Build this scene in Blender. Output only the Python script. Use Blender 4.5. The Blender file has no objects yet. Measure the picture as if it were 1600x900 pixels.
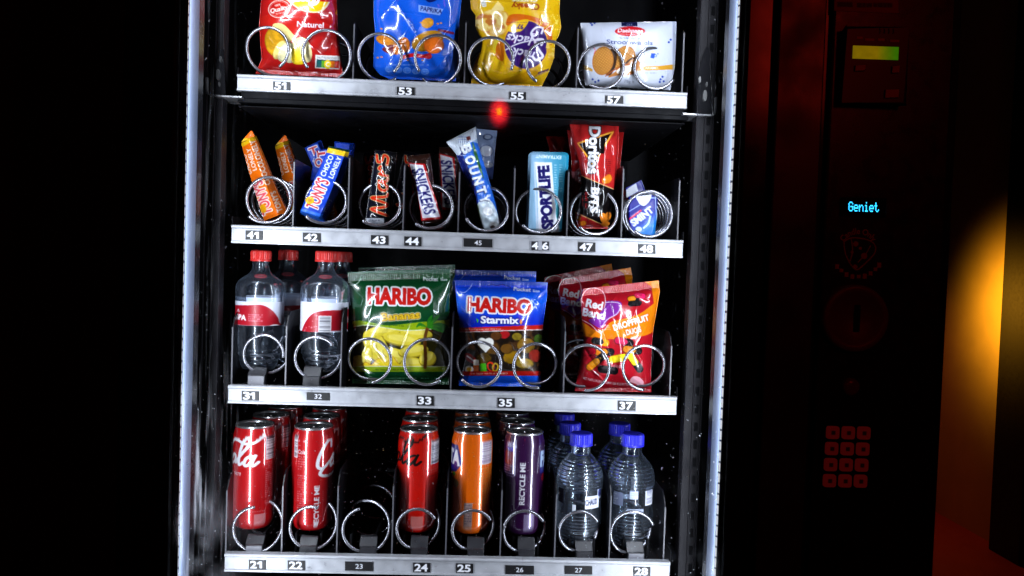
import bpy, math, random
import numpy as np

# ------------------------------------------------------------------ camera, world, light
S = bpy.context.scene
COL = S.collection
F_PX = 1257.4                                   # focal length in pixels of the 1600 px wide photograph
YAW, PIT, ROL = 0.0375, -0.0346, 0.0332
CAM = np.array([0.0321, -1.0930, -0.0349])
_fw = np.array([math.sin(YAW)*math.cos(PIT), math.cos(YAW)*math.cos(PIT), math.sin(PIT)])
_r0 = np.array([math.cos(YAW), -math.sin(YAW), 0.0]); _u0 = np.cross(_r0, _fw)
_r = _r0*math.cos(ROL)+_u0*math.sin(ROL); _u = -_r0*math.sin(ROL)+_u0*math.cos(ROL)
cd = bpy.data.cameras.new('camera'); cam = bpy.data.objects.new('camera', cd); COL.objects.link(cam)
import mathutils
cam.matrix_world = mathutils.Matrix([[_r[i], _u[i], -_fw[i], CAM[i]] for i in range(3)]+[[0, 0, 0, 1]])
cd.sensor_width = 36; cd.lens = F_PX*36/1600; cd.clip_start = 0.05; cd.clip_end = 100
S.camera = cam
W = bpy.data.worlds.new('World'); S.world = W; W.use_nodes = True
W.node_tree.nodes['Background'].inputs[0].default_value = (0.9, 0.55, 0.5, 1)
W.node_tree.nodes['Background'].inputs[1].default_value = 0.0012
S.view_settings.view_transform = 'Standard'; S.view_settings.look = 'None'
S.view_settings.exposure = 0.0; S.view_settings.gamma = 1.0
S.cycles.use_denoising = True
S.cycles.max_bounces = 10; S.cycles.transmission_bounces = 8; S.cycles.transparent_max_bounces = 12
S.cycles.diffuse_bounces = 3; S.cycles.caustics_reflective = False; S.cycles.caustics_refractive = False
S.cycles.sample_clamp_indirect = 4

LED_W = 4.4
def area(name, loc, direc, sx, sy, watt, col, spread=180):
    l = bpy.data.lights.new(name, 'AREA'); l.shape = 'RECTANGLE'; l.size = sx; l.size_y = sy
    l.energy = watt; l.color = col; l.spread = math.radians(spread)
    o = bpy.data.objects.new(name, l); COL.objects.link(o); o.location = loc
    z = -mathutils.Vector(direc).normalized(); y = mathutils.Vector((0, 0, 1)); y = (y-z*y.dot(z)).normalized(); x = y.cross(z)
    o.matrix_world = mathutils.Matrix(((x.x, y.x, z.x, loc[0]), (x.y, y.y, z.y, loc[1]), (x.z, y.z, z.z, loc[2]), (0, 0, 0, 1)))
    return o
# ------------------------------------------------------------------ pixel <-> place
def unproj(px, py, Y):
    px = np.asarray(px, float); py = np.asarray(py, float); Y = np.asarray(Y, float)
    a = (px-800)/F_PX; b = (450-py)/F_PX
    dx = _fw[0]+_r[0]*a+_u[0]*b; dy = _fw[1]+_r[1]*a+_u[1]*b; dz = _fw[2]+_r[2]*a+_u[2]*b
    t = (Y-CAM[1])/dy
    return np.stack([CAM[0]+dx*t, CAM[1]+dy*t, CAM[2]+dz*t], -1)
def at(px, py, Y=0.0): return unproj(px, py, Y)
def at_z(px, py, Z):
    a = (px-800)/F_PX; b = (450-py)/F_PX; d = _fw+_r*a+_u*b; t = (Z-CAM[2])/d[2]; return CAM+d*t

YD = -.176                                                    # front of the light strips, just behind the door glass
XL = float(at(281.5, 450, YD)[0]); XR = float(at(1139.5, 450, YD)[0])
LEDC = (0.80, 0.88, 1.0)
area('led_light', (XL+.0065, YD+.006, -.02), (0.50, 0.87, 0), 0.013, 1.25, LED_W, LEDC)
area('led_light', (XR-.0065, YD+.006, -.02), (-0.50, 0.87, 0), 0.013, 1.25, LED_W, LEDC)
area('led_light', (XL+.0032, YD+.0035, -.02), (1, -.02, 0), 0.0035, 1.25, LED_W*.055, LEDC)
area('led_light', (XR-.0032, YD+.0035, -.02), (-1, -.02, 0), 0.0035, 1.25, LED_W*.055, LEDC)

# ------------------------------------------------------------------ mesh + tags
def tag(o, label=None, cat=None, group=None, kind=None):
    for k, v in (('label', label), ('category', cat), ('group', group), ('kind', kind)):
        if v: o[k] = v
    return o
def empty(name, loc, label=None, cat=None, group=None):
    o = bpy.data.objects.new(name, None); COL.objects.link(o); o.location = loc; o.empty_display_size = 0.02
    return tag(o, label, cat, group)
def wloc(o):
    v = mathutils.Vector(o.location)
    while o.parent: o = o.parent; v += o.location
    return np.array(v)
def mk(name, V, faces, mat, col=None, parent=None, origin=None, smooth=True):
    """one mesh object; V in world metres; faces = list of int arrays (n,3) or (n,4)"""
    V = np.asarray(V, float)
    if not isinstance(faces, (list, tuple)): faces = [faces]
    if origin is None: origin = V.mean(0) if parent is None else V[:1].mean(0)*0+wloc(parent)
    base = wloc(parent) if parent is not None else np.zeros(3)
    me = bpy.data.meshes.new(name)
    me.vertices.add(len(V)); me.vertices.foreach_set('co', (V-origin).astype(np.float32).ravel())
    li = np.concatenate([np.asarray(f, np.int32).ravel() for f in faces])
    tot = np.concatenate([np.full(len(f), np.asarray(f).shape[1], np.int32) for f in faces])
    st = np.concatenate([[0], np.cumsum(tot)[:-1]]).astype(np.int32)
    me.loops.add(len(li)); me.loops.foreach_set('vertex_index', li)
    me.polygons.add(len(tot)); me.polygons.foreach_set('loop_start', st)
    try: me.polygons.foreach_set('loop_total', tot)
    except Exception: pass
    me.polygons.foreach_set('use_smooth', np.full(len(tot), smooth))
    if col is not None:
        a = me.color_attributes.new('Col', 'FLOAT_COLOR', 'POINT')
        c = np.clip(np.asarray(col, float), 0, 1); lin = np.where(c <= 0.04045, c/12.92, ((c+0.055)/1.055)**2.4)
        a.data.foreach_set('color', np.concatenate([lin, np.ones((len(lin), 1))], 1).astype(np.float32).ravel())
    me.update(calc_edges=True); me.validate()
    me.materials.append(mat)
    o = bpy.data.objects.new(name, me); COL.objects.link(o)
    if parent is not None: o.parent = parent
    o.location = origin-base
    return o
def gridf(nv, nu, off=0, flip=False, wrap=False):
    i = np.arange(nv-1)[:, None]; n = nu if wrap else nu-1; j = np.arange(n)[None, :]
    a = i*nu+j; b = i*nu+(j+1) % nu; c = (i+1)*nu+(j+1) % nu; d = (i+1)*nu+j
    f = np.stack([a, d, c, b] if not flip else [a, b, c, d], -1).reshape(-1, 4)
    return f+off
class MB:
    def __init__(s): s.V = []; s.F = []; s.n = 0
    def add(s, V, F):
        V = np.asarray(V, float); s.V.append(V); s.F += [np.asarray(f)+s.n for f in (F if isinstance(F, list) else [F])]; s.n += len(V); return s
    def box(s, x0, x1, y0, y1, z0, z1):
        V = [(x, y, z) for x in (x0, x1) for y in (y0, y1) for z in (z0, z1)]
        return s.add(V, np.array([(0, 1, 3, 2), (4, 6, 7, 5), (0, 4, 5, 1), (2, 3, 7, 6), (0, 2, 6, 4), (1, 5, 7, 3)]))
    def prism(s, P, Q):
        """solid between two matching rings of points"""
        n = len(P); V = list(P)+list(Q); i = np.arange(n); j = (i+1) % n
        s.add(V, [np.stack([i, j, j+n, i+n], -1)])
        for k, ring in ((0, P), (n, Q)):
            t = np.array([(k, k+a, k+a+1) for a in range(1, n-1)]); s.F.append(t+s.n-2*n)
        return s
    def tube(s, P, r, n=10):
        P = np.asarray(P, float); T = np.gradient(P, axis=0); T /= np.linalg.norm(T, axis=1)[:, None]+1e-12
        ref = np.array([0, 1.0, 0.01]) if abs(T[0, 1]) < .8 else np.array([1.0, 0, 0])
        A = np.cross(T, ref); A /= np.linalg.norm(A, axis=1)[:, None]; B = np.cross(T, A)
        th = np.linspace(0, 2*np.pi, n, endpoint=False)
        R = P[:, None]+r*(A[:, None]*np.cos(th)[None, :, None]+B[:, None]*np.sin(th)[None, :, None])
        V = np.concatenate([R.reshape(-1, 3), P[:1], P[-1:]]); m = len(P)
        i = np.arange(n); j = (i+1) % n
        return s.add(V, [gridf(m, n, wrap=True), np.stack([i, j, np.full(n, m*n)], -1), np.stack([j+(m-1)*n, i+(m-1)*n, np.full(n, m*n+1)], -1)])
    def lathe(s, prof, cx, cy, n=48):
        prof = np.asarray(prof, float); th = np.linspace(0, 2*np.pi, n, endpoint=False)
        V = np.stack([cx+prof[:, 0][:, None]*np.sin(th), cy-prof[:, 0][:, None]*np.cos(th), np.repeat(prof[:, 1][:, None], n, 1)], -1).reshape(-1, 3)
        return s.add(V, gridf(len(prof), n, wrap=True))
    def build(s, name, mat, parent=None, smooth=False, bevel=0, **k):
        o = mk(name, np.concatenate(s.V), s.F, mat, parent=parent, smooth=smooth, **k)
        if bevel:
            m = o.modifiers.new('bevel', 'BEVEL'); m.width = bevel; m.segments = 2; m.limit_method = 'ANGLE'
        return o

# ------------------------------------------------------------------ materials
def newmat(name):
    m = bpy.data.materials.new(name); m.use_nodes = True
    return m, m.node_tree, m.node_tree.nodes['Principled BSDF']
def mat(name, rgb, rough=0.5, metal=0.0, spec=0.5, noise=0, nscale=60, coat=0, bump=0):
    m, t, p = newmat(name)
    p.inputs['Base Color'].default_value = (*rgb, 1); p.inputs['Roughness'].default_value = rough
    p.inputs['Metallic'].default_value = metal; p.inputs['Specular IOR Level'].default_value = spec
    p.inputs['Coat Weight'].default_value = coat
    if noise or bump:
        tc = t.nodes.new('ShaderNodeTexCoord'); nz = t.nodes.new('ShaderNodeTexNoise'); nz.inputs['Scale'].default_value = nscale; nz.inputs['Detail'].default_value = 6
        t.links.new(tc.outputs['Object'], nz.inputs['Vector'])
        if noise:
            mp = t.nodes.new('ShaderNodeMapRange'); mp.inputs[1].default_value = .3; mp.inputs[2].default_value = .7
            mp.inputs[3].default_value = max(0.02, rough-noise); mp.inputs[4].default_value = min(1, rough+noise)
            t.links.new(nz.outputs[0], mp.inputs[0]); t.links.new(mp.outputs[0], p.inputs['Roughness'])
            hs = t.nodes.new('ShaderNodeMix'); hs.data_type = 'RGBA'
            hs.inputs[6].default_value = (*[c*(1-noise) for c in rgb], 1); hs.inputs[7].default_value = (*[min(1, c*(1+noise*.4)) for c in rgb], 1)
            t.links.new(nz.outputs[0], hs.inputs[0]); t.links.new(hs.outputs[2], p.inputs['Base Color'])
        if bump:
            b = t.nodes.new('ShaderNodeBump'); b.inputs['Strength'].default_value = bump; b.inputs['Distance'].default_value = .001
            t.links.new(nz.outputs[0], b.inputs['Height']); t.links.new(b.outputs[0], p.inputs['Normal'])
    return m
def printed(name, rough, metal=0, coat=0, bump=0.0, nscale=90, coat_ior=1.5):
    m, t, p = newmat(name)
    a = t.nodes.new('ShaderNodeVertexColor'); a.layer_name = 'Col'; t.links.new(a.outputs[0], p.inputs['Base Color'])
    p.inputs['Roughness'].default_value = rough; p.inputs['Metallic'].default_value = metal
    p.inputs['Coat Weight'].default_value = coat; p.inputs['Coat Roughness'].default_value = 0.06; p.inputs['Coat IOR'].default_value = coat_ior
    if bump:
        tc = t.nodes.new('ShaderNodeTexCoord'); nz = t.nodes.new('ShaderNodeTexNoise'); nz.inputs['Scale'].default_value = nscale; nz.inputs['Detail'].default_value = 4
        b = t.nodes.new('ShaderNodeBump'); b.inputs['Strength'].default_value = bump; b.inputs['Distance'].default_value = .002
        t.links.new(tc.outputs['Object'], nz.inputs['Vector']); t.links.new(nz.outputs[0], b.inputs['Height']); t.links.new(b.outputs[0], p.inputs['Normal'])
    return m
def emis(name, rgb, s):
    m, t, p = newmat(name); p.inputs['Base Color'].default_value = (0.02, 0.02, 0.02, 1)
    p.inputs['Emission Color'].default_value = (*rgb, 1); p.inputs['Emission Strength'].default_value = s; return m
def glassy(name, rgb, ior, rough=0.0):
    m, t, p = newmat(name); p.inputs['Base Color'].default_value = (*rgb, 1); p.inputs['Roughness'].default_value = rough
    p.inputs['IOR'].default_value = ior; p.inputs['Transmission Weight'].default_value = 1; return m

FILM = printed('printed_film', 0.24, 0, 0.6, 0.12, 130, 1.8)
CARTON = printed('printed_carton', 0.38, 0, 0.05, 0.04); CARTON.node_tree.nodes['Principled BSDF'].inputs['Specular IOR Level'].default_value = .22
CANP = printed('printed_can', 0.30, 0.3, 1.0, coat_ior=2.1)
LABELP = printed('printed_label', 0.4, 0, 0.1)
STICK = printed('sticker', 0.5)
BLACK = mat('black_steel', (0.004, 0.004, 0.005), 0.55, 0, 0.06, noise=.15, nscale=35)
LINER = mat('cabinet_liner', (0.0035, 0.0035, 0.005), 0.5, 0, 0.08, noise=.1, nscale=20)
GLOSSB = mat('gloss_black', (0.010, 0.010, 0.012), 0.16, 0, 0.5, noise=.05, nscale=30)
PLAST = mat('black_plastic', (0.022, 0.022, 0.026), 0.35, 0, 0.5, noise=.1)
CLIP = mat('grey_clip', (0.12, 0.12, 0.14), 0.4)
DIVID = mat('divider_plastic', (0.006, 0.006, 0.008), 0.32, 0, 0.3)
ALU = mat('aluminium_rail', (0.47, 0.48, 0.51), 0.46, 0.25, 0.5, noise=.22, nscale=60, bump=.08)
STEEL = mat('bright_steel', (0.70, 0.70, 0.73), 0.3, 0.9, noise=.1)
WIRE = mat('chrome_wire', (0.30, 0.30, 0.335), 0.27, 0.85)
LIDM = mat('can_lid', (0.78, 0.78, 0.80), 0.25, 0.95)
FRAMEP = mat('led_profile', (0.058, 0.072, 0.108), 0.45, 0.0, 0.4, noise=.06, nscale=25)

# ------------------------------------------------------------------ lettering: outlines of the built-in font as triangles
_gc = {}
def glyphs(s, bold=0.0, space=1.0):
    key = (s, bold, space)
    if key not in _gc:
        c = bpy.data.curves.new('t', 'FONT'); c.body = s; c.offset = bold; c.space_character = space; c.resolution_u = 3
        o = bpy.data.objects.new('t', c); COL.objects.link(o)
        dg = bpy.context.evaluated_depsgraph_get(); e = o.evaluated_get(dg); me = e.to_mesh()
        me.calc_loop_triangles()
        v = np.zeros(len(me.vertices)*3); me.vertices.foreach_get('co', v); v = v.reshape(-1, 3)[:, :2]
        t = np.zeros(len(me.loop_triangles)*3, np.int32); me.loop_triangles.foreach_get('vertices', t); t = t.reshape(-1, 3)
        e.to_mesh_clear(); bpy.data.objects.remove(o); bpy.data.curves.remove(c)
        _gc[key] = (v.copy(), t.copy())
    return _gc[key]
CAPH = None
def tris(s, h, w=None, bold=0.0, space=1.0):
    """triangles of a word, centred on (0,0), cap height h, optional total width w; y up"""
    global CAPH
    if CAPH is None:
        a = glyphs('H')[0]; CAPH = a[:, 1].max()-a[:, 1].min()
    v, t = glyphs(s, bold, space)
    if len(v) == 0: return np.zeros((0, 3, 2))
    x0, x1 = v[:, 0].min(), v[:, 0].max(); k = h/CAPH
    sx = (w/(x1-x0)) if w else k
    p = np.stack([(v[:, 0]-(x0+x1)/2)*sx, (v[:, 1]-CAPH/2)*k], -1)
    return p[t]
def crv(pts, n=10, closed=False):
    P = np.asarray(pts, float); m = len(P); out = []
    for i in range(m if closed else m-1):
        g = lambda k: P[k % m] if closed else P[min(max(k, 0), m-1)]
        a, b, c, d = g(i-1), g(i), g(i+1), g(i+2)
        for t in np.linspace(0, 1, n, endpoint=False):
            out.append(.5*((2*b)+(-a+c)*t+(2*a-5*b+4*c-d)*t*t+(-a+3*b-3*c+d)*t**3))
    if not closed: out.append(P[-1])
    return np.array(out)

class Art:
    """flat artwork of one printed surface (print colours), in photo-pixel units"""
    def __init__(s, x0, y0, x1, y1, base, res=2.4):
        s.x0, s.y0, s.res = x0, y0, res; s.w = int((x1-x0)*res); s.h = int((y1-y0)*res)
        s.a = np.empty((s.h, s.w, 3)); s.a[:] = base
        s.X = x0+(np.arange(s.w)+.5)[None, :]/res+np.zeros((s.h, 1)); s.Y = y0+(np.arange(s.h)+.5)[:, None]/res+np.zeros((1, s.w))
    def mix(s, m, col, a=1.0):
        m = (np.asarray(m, float)*a)[..., None]; s.a = s.a*(1-m)+np.asarray(col)*m; return s
    def poly(s, pts):
        P = np.asarray(pts, float); m = np.zeros((s.h, s.w), bool); n = len(P)
        for i in range(n):
            (xa, ya), (xb, yb) = P[i], P[(i+1) % n]
            if ya == yb: continue
            c = ((ya > s.Y) != (yb > s.Y)) & (s.X < (xb-xa)*(s.Y-ya)/(yb-ya)+xa); m ^= c
        return m
    def ell(s, cx, cy, rx, ry=None, rot=0):
        ry = ry or rx; a = math.radians(rot); dx = s.X-cx; dy = s.Y-cy
        u = dx*math.cos(a)-dy*math.sin(a); v = dx*math.sin(a)+dy*math.cos(a); return (u/rx)**2+(v/ry)**2 < 1
    def ring(s, cx, cy, rx, ry, w, rot=0): return s.ell(cx, cy, rx, ry, rot) & ~s.ell(cx, cy, rx-w, ry-w, rot)
    def rect(s, x0, y0, x1, y1, rot=0):
        cx, cy = (x0+x1)/2, (y0+y1)/2; a = math.radians(rot); dx = s.X-cx; dy = s.Y-cy
        u = dx*math.cos(a)-dy*math.sin(a); v = dx*math.sin(a)+dy*math.cos(a); return (abs(u) < (x1-x0)/2) & (abs(v) < (y1-y0)/2)
    def stroke(s, pts, w, w2=None):
        P = np.asarray(pts, float); m = np.zeros((s.h, s.w), bool); n = len(P)-1
        for i in range(n):
            a, b = P[i], P[i+1]; ww = w if w2 is None else w+(w2-w)*i/max(1, n-1); r = ww/2
            i0 = max(0, int((min(a[0], b[0])-r-s.x0)*s.res)-1); i1 = min(s.w, int((max(a[0], b[0])+r-s.x0)*s.res)+2)
            j0 = max(0, int((min(a[1], b[1])-r-s.y0)*s.res)-1); j1 = min(s.h, int((max(a[1], b[1])+r-s.y0)*s.res)+2)
            if i0 >= i1 or j0 >= j1: continue
            X = s.X[j0:j1, i0:i1]; Y = s.Y[j0:j1, i0:i1]; d = b-a; L = d@d+1e-9
            t = np.clip(((X-a[0])*d[0]+(Y-a[1])*d[1])/L, 0, 1)
            m[j0:j1, i0:i1] |= (X-a[0]-t*d[0])**2+(Y-a[1]-t*d[1])**2 < r*r
        return m
    def tri(s, T):
        m = np.zeros((s.h, s.w), bool)
        for a, b, c in T:
            i0 = max(0, int((min(a[0], b[0], c[0])-s.x0)*s.res)-1); i1 = min(s.w, int((max(a[0], b[0], c[0])-s.x0)*s.res)+2)
            j0 = max(0, int((min(a[1], b[1], c[1])-s.y0)*s.res)-1); j1 = min(s.h, int((max(a[1], b[1], c[1])-s.y0)*s.res)+2)
            if i0 >= i1 or j0 >= j1: continue
            X = s.X[j0:j1, i0:i1]; Y = s.Y[j0:j1, i0:i1]
            e = lambda p, q: (q[0]-p[0])*(Y-p[1])-(q[1]-p[1])*(X-p[0])
            A, B, C = e(a, b), e(b, c), e(c, a); k = 1e-9
            m[j0:j1, i0:i1] |= ((A >= -k) & (B >= -k) & (C >= -k)) | ((A <= k) & (B <= k) & (C <= k))
        return m
    def text(s, txt, cx, cy, h, w=None, ang=0, bold=0.0, shear=0.0, fn=None, space=1.0):
        T = tris(txt, h, w, bold, space); x = T[..., 0]+shear*T[..., 1]; y = T[..., 1]
        if fn: px, py = fn(x, y)
        else:
            a = math.radians(ang); px = cx+x*math.cos(a)-y*math.sin(a); py = cy-x*math.sin(a)-y*math.cos(a)
        return s.tri(np.stack([px, py], -1))
    def grow(s, m, r):
        k = int(round(r*s.res)); o = m.copy()
        for dy in range(-k, k+1):
            for dx in range(-k, k+1):
                if dx*dx+dy*dy <= k*k+.5 and (dx or dy):
                    q = np.zeros_like(m)
                    q[max(0, dy):s.h+min(0, dy), max(0, dx):s.w+min(0, dx)] = m[max(0, -dy):s.h+min(0, -dy), max(0, -dx):s.w+min(0, -dx)]
                    o |= q
        return o
    def noise(s, sc, seed=0, oct=3):
        rng = np.random.default_rng(seed); o = np.zeros((s.h, s.w)); A = 0
        for k in range(oct):
            q = sc/2**k; gx = int(s.w/s.res/q)+3; gy = int(s.h/s.res/q)+3; g = rng.random((gy, gx))
            u = (s.X-s.x0)/q; v = (s.Y-s.y0)/q; i = u.astype(int); j = v.astype(int); fu = u-i; fv = v-j
            fu = fu*fu*(3-2*fu); fv = fv*fv*(3-2*fv)
            o += (g[j, i]*(1-fu)*(1-fv)+g[j, i+1]*fu*(1-fv)+g[j+1, i]*(1-fu)*fv+g[j+1, i+1]*fu*fv)/2**k; A += 1/2**k
        return o/A
    def lines(s, x0, y0, x1, y1, n, col, seed=0, a=.8, fill=.75, w=1.0, ang=0):
        """rows of illegibly small print"""
        rng = np.random.default_rng(seed)
        for k in range(n):
            y = y0+(k+.5)*(y1-y0)/n; x = x0
            while x < x1:
                L = rng.uniform(1.5, 5); 
                if rng.random() < .9: s.mix(s.rect(x, y-w/2, min(x+L, x1), y+w/2), col, a*rng.uniform(.6, 1))
                x += L+rng.uniform(.6, 1.2)
    def bars(s, x0, y0, x1, y1, seed=0, horizontal=True, ink=(.12, .12, .16), paper=(.9, .9, .92)):
        s.mix(s.rect(x0, y0, x1, y1), paper); rng = np.random.default_rng(seed)
        p = (y0 if horizontal else x0)+1; e = (y1 if horizontal else x1)-1
        while p < e:
            q = rng.uniform(.5, 1.3)
            s.mix(s.rect(x0+1, p, x1-1, min(p+q, e)) if horizontal else s.rect(p, y0+1, min(p+q, e), y1-1), ink, .85); p += q+rng.uniform(.5, 1.4)
    def sample(s, px, py):
        u = np.clip((px-s.x0)*s.res-.5, 0, s.w-1.001); v = np.clip((py-s.y0)*s.res-.5, 0, s.h-1.001)
        out = 0
        for ox, oy in ((-.45, -.45), (.45, -.45), (-.45, .45), (.45, .45)):
            uu = np.clip(u+ox, 0, s.w-1.001); vv = np.clip(v+oy, 0, s.h-1.001); i = uu.astype(int); j = vv.astype(int); fu = (uu-i)[..., None]; fv = (vv-j)[..., None]
            out = out+s.a[j, i]*(1-fu)*(1-fv)+s.a[j, i+1]*fu*(1-fv)+s.a[j+1, i]*(1-fu)*fv+s.a[j+1, i+1]*fu*fv
        return out/4
WHITE = (.93, .93, .95)

# ------------------------------------------------------------------ builders of goods
def pillow(s, t, ta, tb, p=2.4, q=.62):
    a = np.clip(1-np.abs(2*s-1)**p, 0, 1)**q; tt = np.clip((t-ta)/(tb-ta), 0, 1)
    return a*np.clip(1-np.abs(2*tt-1)**3.2, 0, 1)**.75
def film(name, L, R, art, Y, thick, mat_, parent=None, origin=None, prof=None, wr=.0012, seed=0, ta=.05, tb=.95,
         rows=(0, 1), lean=0.0, depth=.0015, backcol=(.4, .4, .4), step=.8, crimp=.00035, creases=9):
    """a sheet filled out towards the viewer between its left and right outline (top to bottom), closed at the back"""
    L = np.asarray(L, float); R = np.asarray(R, float)
    tl = (L[:, 1]-L[0, 1])/(L[-1, 1]-L[0, 1]); tr = (R[:, 1]-R[0, 1])/(R[-1, 1]-R[0, 1])
    H = max(L[-1, 1]-L[0, 1], R[-1, 1]-R[0, 1])*(rows[1]-rows[0]); Wd = np.max(np.hypot(*(R.mean(0)-L.mean(0))))
    nv = max(3, int(H/step)+1); nu = max(8, int(Wd/step)+1)
    t = np.linspace(rows[0], rows[1], nv)[:, None]; s = np.linspace(0, 1, nu)[None, :]
    lx = np.interp(t, tl, L[:, 0]); ly = np.interp(t, tl, L[:, 1]); rx = np.interp(t, tr, R[:, 0]); ry = np.interp(t, tr, R[:, 1])
    px = lx+(rx-lx)*s; py = ly+(ry-ly)*s; s = s+0*t; t = t+0*s
    b = thick*(prof(s, t) if prof else pillow(s, t, ta, tb))
    rng = np.random.default_rng(seed); cx, cy = px.mean(), (L[:, 1].mean()+R[:, 1].mean())/2; w = 0
    full = max(L[-1, 1]-L[0, 1], 1)
    for k in range(creases):
        a = rng.uniform(0, np.pi); ox = cx+rng.uniform(-.45, .45)*Wd; oy = L[0, 1]+rng.uniform(.03, .97)*full
        d = (px-ox)*math.sin(a)-(py-oy)*math.cos(a); e = (px-ox)*math.cos(a)+(py-oy)*math.sin(a)
        sg = rng.uniform(1.6, 5.5); ln = rng.uniform(.12, .45)*Wd
        w = w+rng.choice((-1, 1))*np.exp(-np.abs(d)/sg)*np.exp(-(e/ln)**2)*rng.uniform(.5, 1.3)
    for k in range(min(5, creases)):                                                # a few sharp folds
        a = rng.uniform(0, np.pi); ox = cx+rng.uniform(-.4, .4)*Wd; oy = L[0, 1]+rng.uniform(.05, .9)*full
        d = (px-ox)*math.sin(a)-(py-oy)*math.cos(a); e = (px-ox)*math.cos(a)+(py-oy)*math.sin(a)
        w = w+.42*np.exp(-np.abs(d)/rng.uniform(.8, 1.5))*np.clip(1-np.abs(e)/(rng.uniform(.2, .4)*Wd), 0, 1)**.5
    for k in range(4):
        a = rng.uniform(0, np.pi); f = rng.uniform(.06, .16)*70/max(40, Wd)
        w = w+.55*np.sin((px*math.cos(a)+py*math.sin(a))*f*2+rng.uniform(0, 6))
    edge = np.clip(np.minimum(s, 1-s)*9, 0, 1)
    w = w*wr*edge
    sealed = np.clip((ta-t)/ta*8+1, 0, 1)*(t < ta)+np.clip((t-tb)/(1-tb)*8+1, 0, 1)*(t > tb) if (0 < ta and tb < 1) else 0*t
    w = w*(1-.7*sealed)+sealed*crimp*np.sin(px*2.1)
    Yf = Y+lean*(1-t)-b-w
    V = unproj(px, py, Yf).reshape(-1, 3); C = art.sample(px, py).reshape(-1, 3)
    # back: the same outline, a little filled out the other way
    k = 3; iv = np.unique(np.r_[np.arange(0, nv, k), nv-1]); iu = np.unique(np.r_[np.arange(0, nu, k), nu-1])
    B = V.reshape(nv, nu, 3)[np.ix_(iv, iu)].copy(); B[..., 1] = (Y+lean*(1-t))[np.ix_(iv, iu)]+depth+.6*b[np.ix_(iv, iu)]
    ring = np.r_[np.arange(nu), np.arange(1, nv)*nu+nu-1, (nv-1)*nu+np.arange(nu-2, -1, -1), np.arange(nv-2, 0, -1)*nu]
    E = V[ring].copy(); E[:, 1] = (Y+lean*(1-t)).ravel()[ring]+depth; n0 = len(V); n1 = n0+B.reshape(-1, 3).shape[0]; m = len(ring); i = np.arange(m)
    Vs = np.concatenate([V, B.reshape(-1, 3), E]); Cs = np.concatenate([C, np.tile(backcol, (n1-n0, 1)), C[ring]])
    F = [gridf(nv, nu), gridf(len(iv), len(iu), n0, True), np.stack([ring, n1+i, n1+(i+1) % m, ring[(i+1) % m]], -1)]
    return mk(name, Vs, F, mat_, Cs, parent, origin)
def bag(name, label, cat, group, L, R, art, Y, thick, ta=.05, tb=.95, **k):
    m = k.pop('material', FILM); o = at((L[-1][0]+R[-1][0])/2, (L[-1][1]+R[-1][1])/2, Y)
    root = empty(name, o, label, cat, group)
    body = k.pop('part', 'wrapper')
    film(body, L, R, art, Y, thick, m, root, rows=(ta, tb), ta=ta, tb=tb, **k)
    if ta > 0: film('top_seal', L, R, art, Y, thick, m, root, rows=(0, ta), ta=ta, tb=tb, **k)
    if tb < 1: film('bottom_seal', L, R, art, Y, thick, m, root, rows=(tb, 1), ta=ta, tb=tb, **k)
    return root
def copy_tree(o, loc, label=None, parent=None):
    c = o.copy(); COL.objects.link(c)
    if parent is None:
        if loc is not None: c.location = loc
    else: c.parent = parent
    if label: c['label'] = label
    for ch in list(o.children): copy_tree(ch, None, None, c)
    return c

# drink can: art is unrolled, u = angle * radius in photo pixels, v = photo pixels top to bottom
CAN_H, CAN_R = 0.1455, 0.0293
CAN_PROF = [(.0215, .0), (.0235, .0006), (.0262, .004), (.0286, .010), (.0293, .014)]
CAN_NECK = [(.0293, .127), (.0291, .130), (.0284, .1335), (.0274, .137), (.0266, .1400), (.0263, .1420)]
def can(label, group, x, y, zb, art, cxpx, rpx, v0, v1):
    root = empty('drink_can', (x, y, zb), label, 'can', group)
    n = 250; zz = np.linspace(.014, .127, 150)[1:-1]
    P = np.array(CAN_PROF+[(CAN_R, z) for z in zz]+CAN_NECK); m = len(P)
    th = np.linspace(-np.pi, np.pi, n, endpoint=False)
    V = np.stack([x+P[:, :1]*np.sin(th), y-P[:, :1]*np.cos(th), zb+P[:, 1:]+0*th], -1).reshape(-1, 3)
    uu = (th*rpx)[None, :]+0*P[:, :1]; vv = (v1+(v0-v1)*P[:, 1:]/CAN_H)+0*th
    C = art.sample(uu, vv).reshape(-1, 3)
    F = [gridf(m, n, wrap=True)]
    mk('body', V, F, CANP, C, root)
    b = MB(); b.lathe([(.0263, zb+.1420), (.0268, zb+.1428), (.0268, zb+.1446), (.0261, zb+.1455), (.0252, zb+.1448), (.0246, zb+.1425), (.0238, zb+.1398), (.0226, zb+.1404), (.012, zb+.1406), (.0001, zb+.1406)], x, y, 64)
    b.lathe([(.0001, zb+.004), (.012, zb+.0035), (.019, zb+.0012), (.0215, zb+.0)], x, y, 48)
    b.build('lid', LIDM, root, smooth=True)
    t = MB(); a = np.linspace(0, 2*np.pi, 28, endpoint=False)
    pr = [(x+.0075*math.cos(q), y+.001+.0125*math.sin(q), zb+.1413) for q in a]; pq = [(p[0], p[1], zb+.1424) for p in pr]
    t.prism(pr, pq); t.lathe([(.0001, zb+.1432), (.0022, zb+.1431), (.0026, zb+.1412)], x, y, 16)
    t.build('pull_tab', LIDM, root, smooth=False)
    return root
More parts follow.
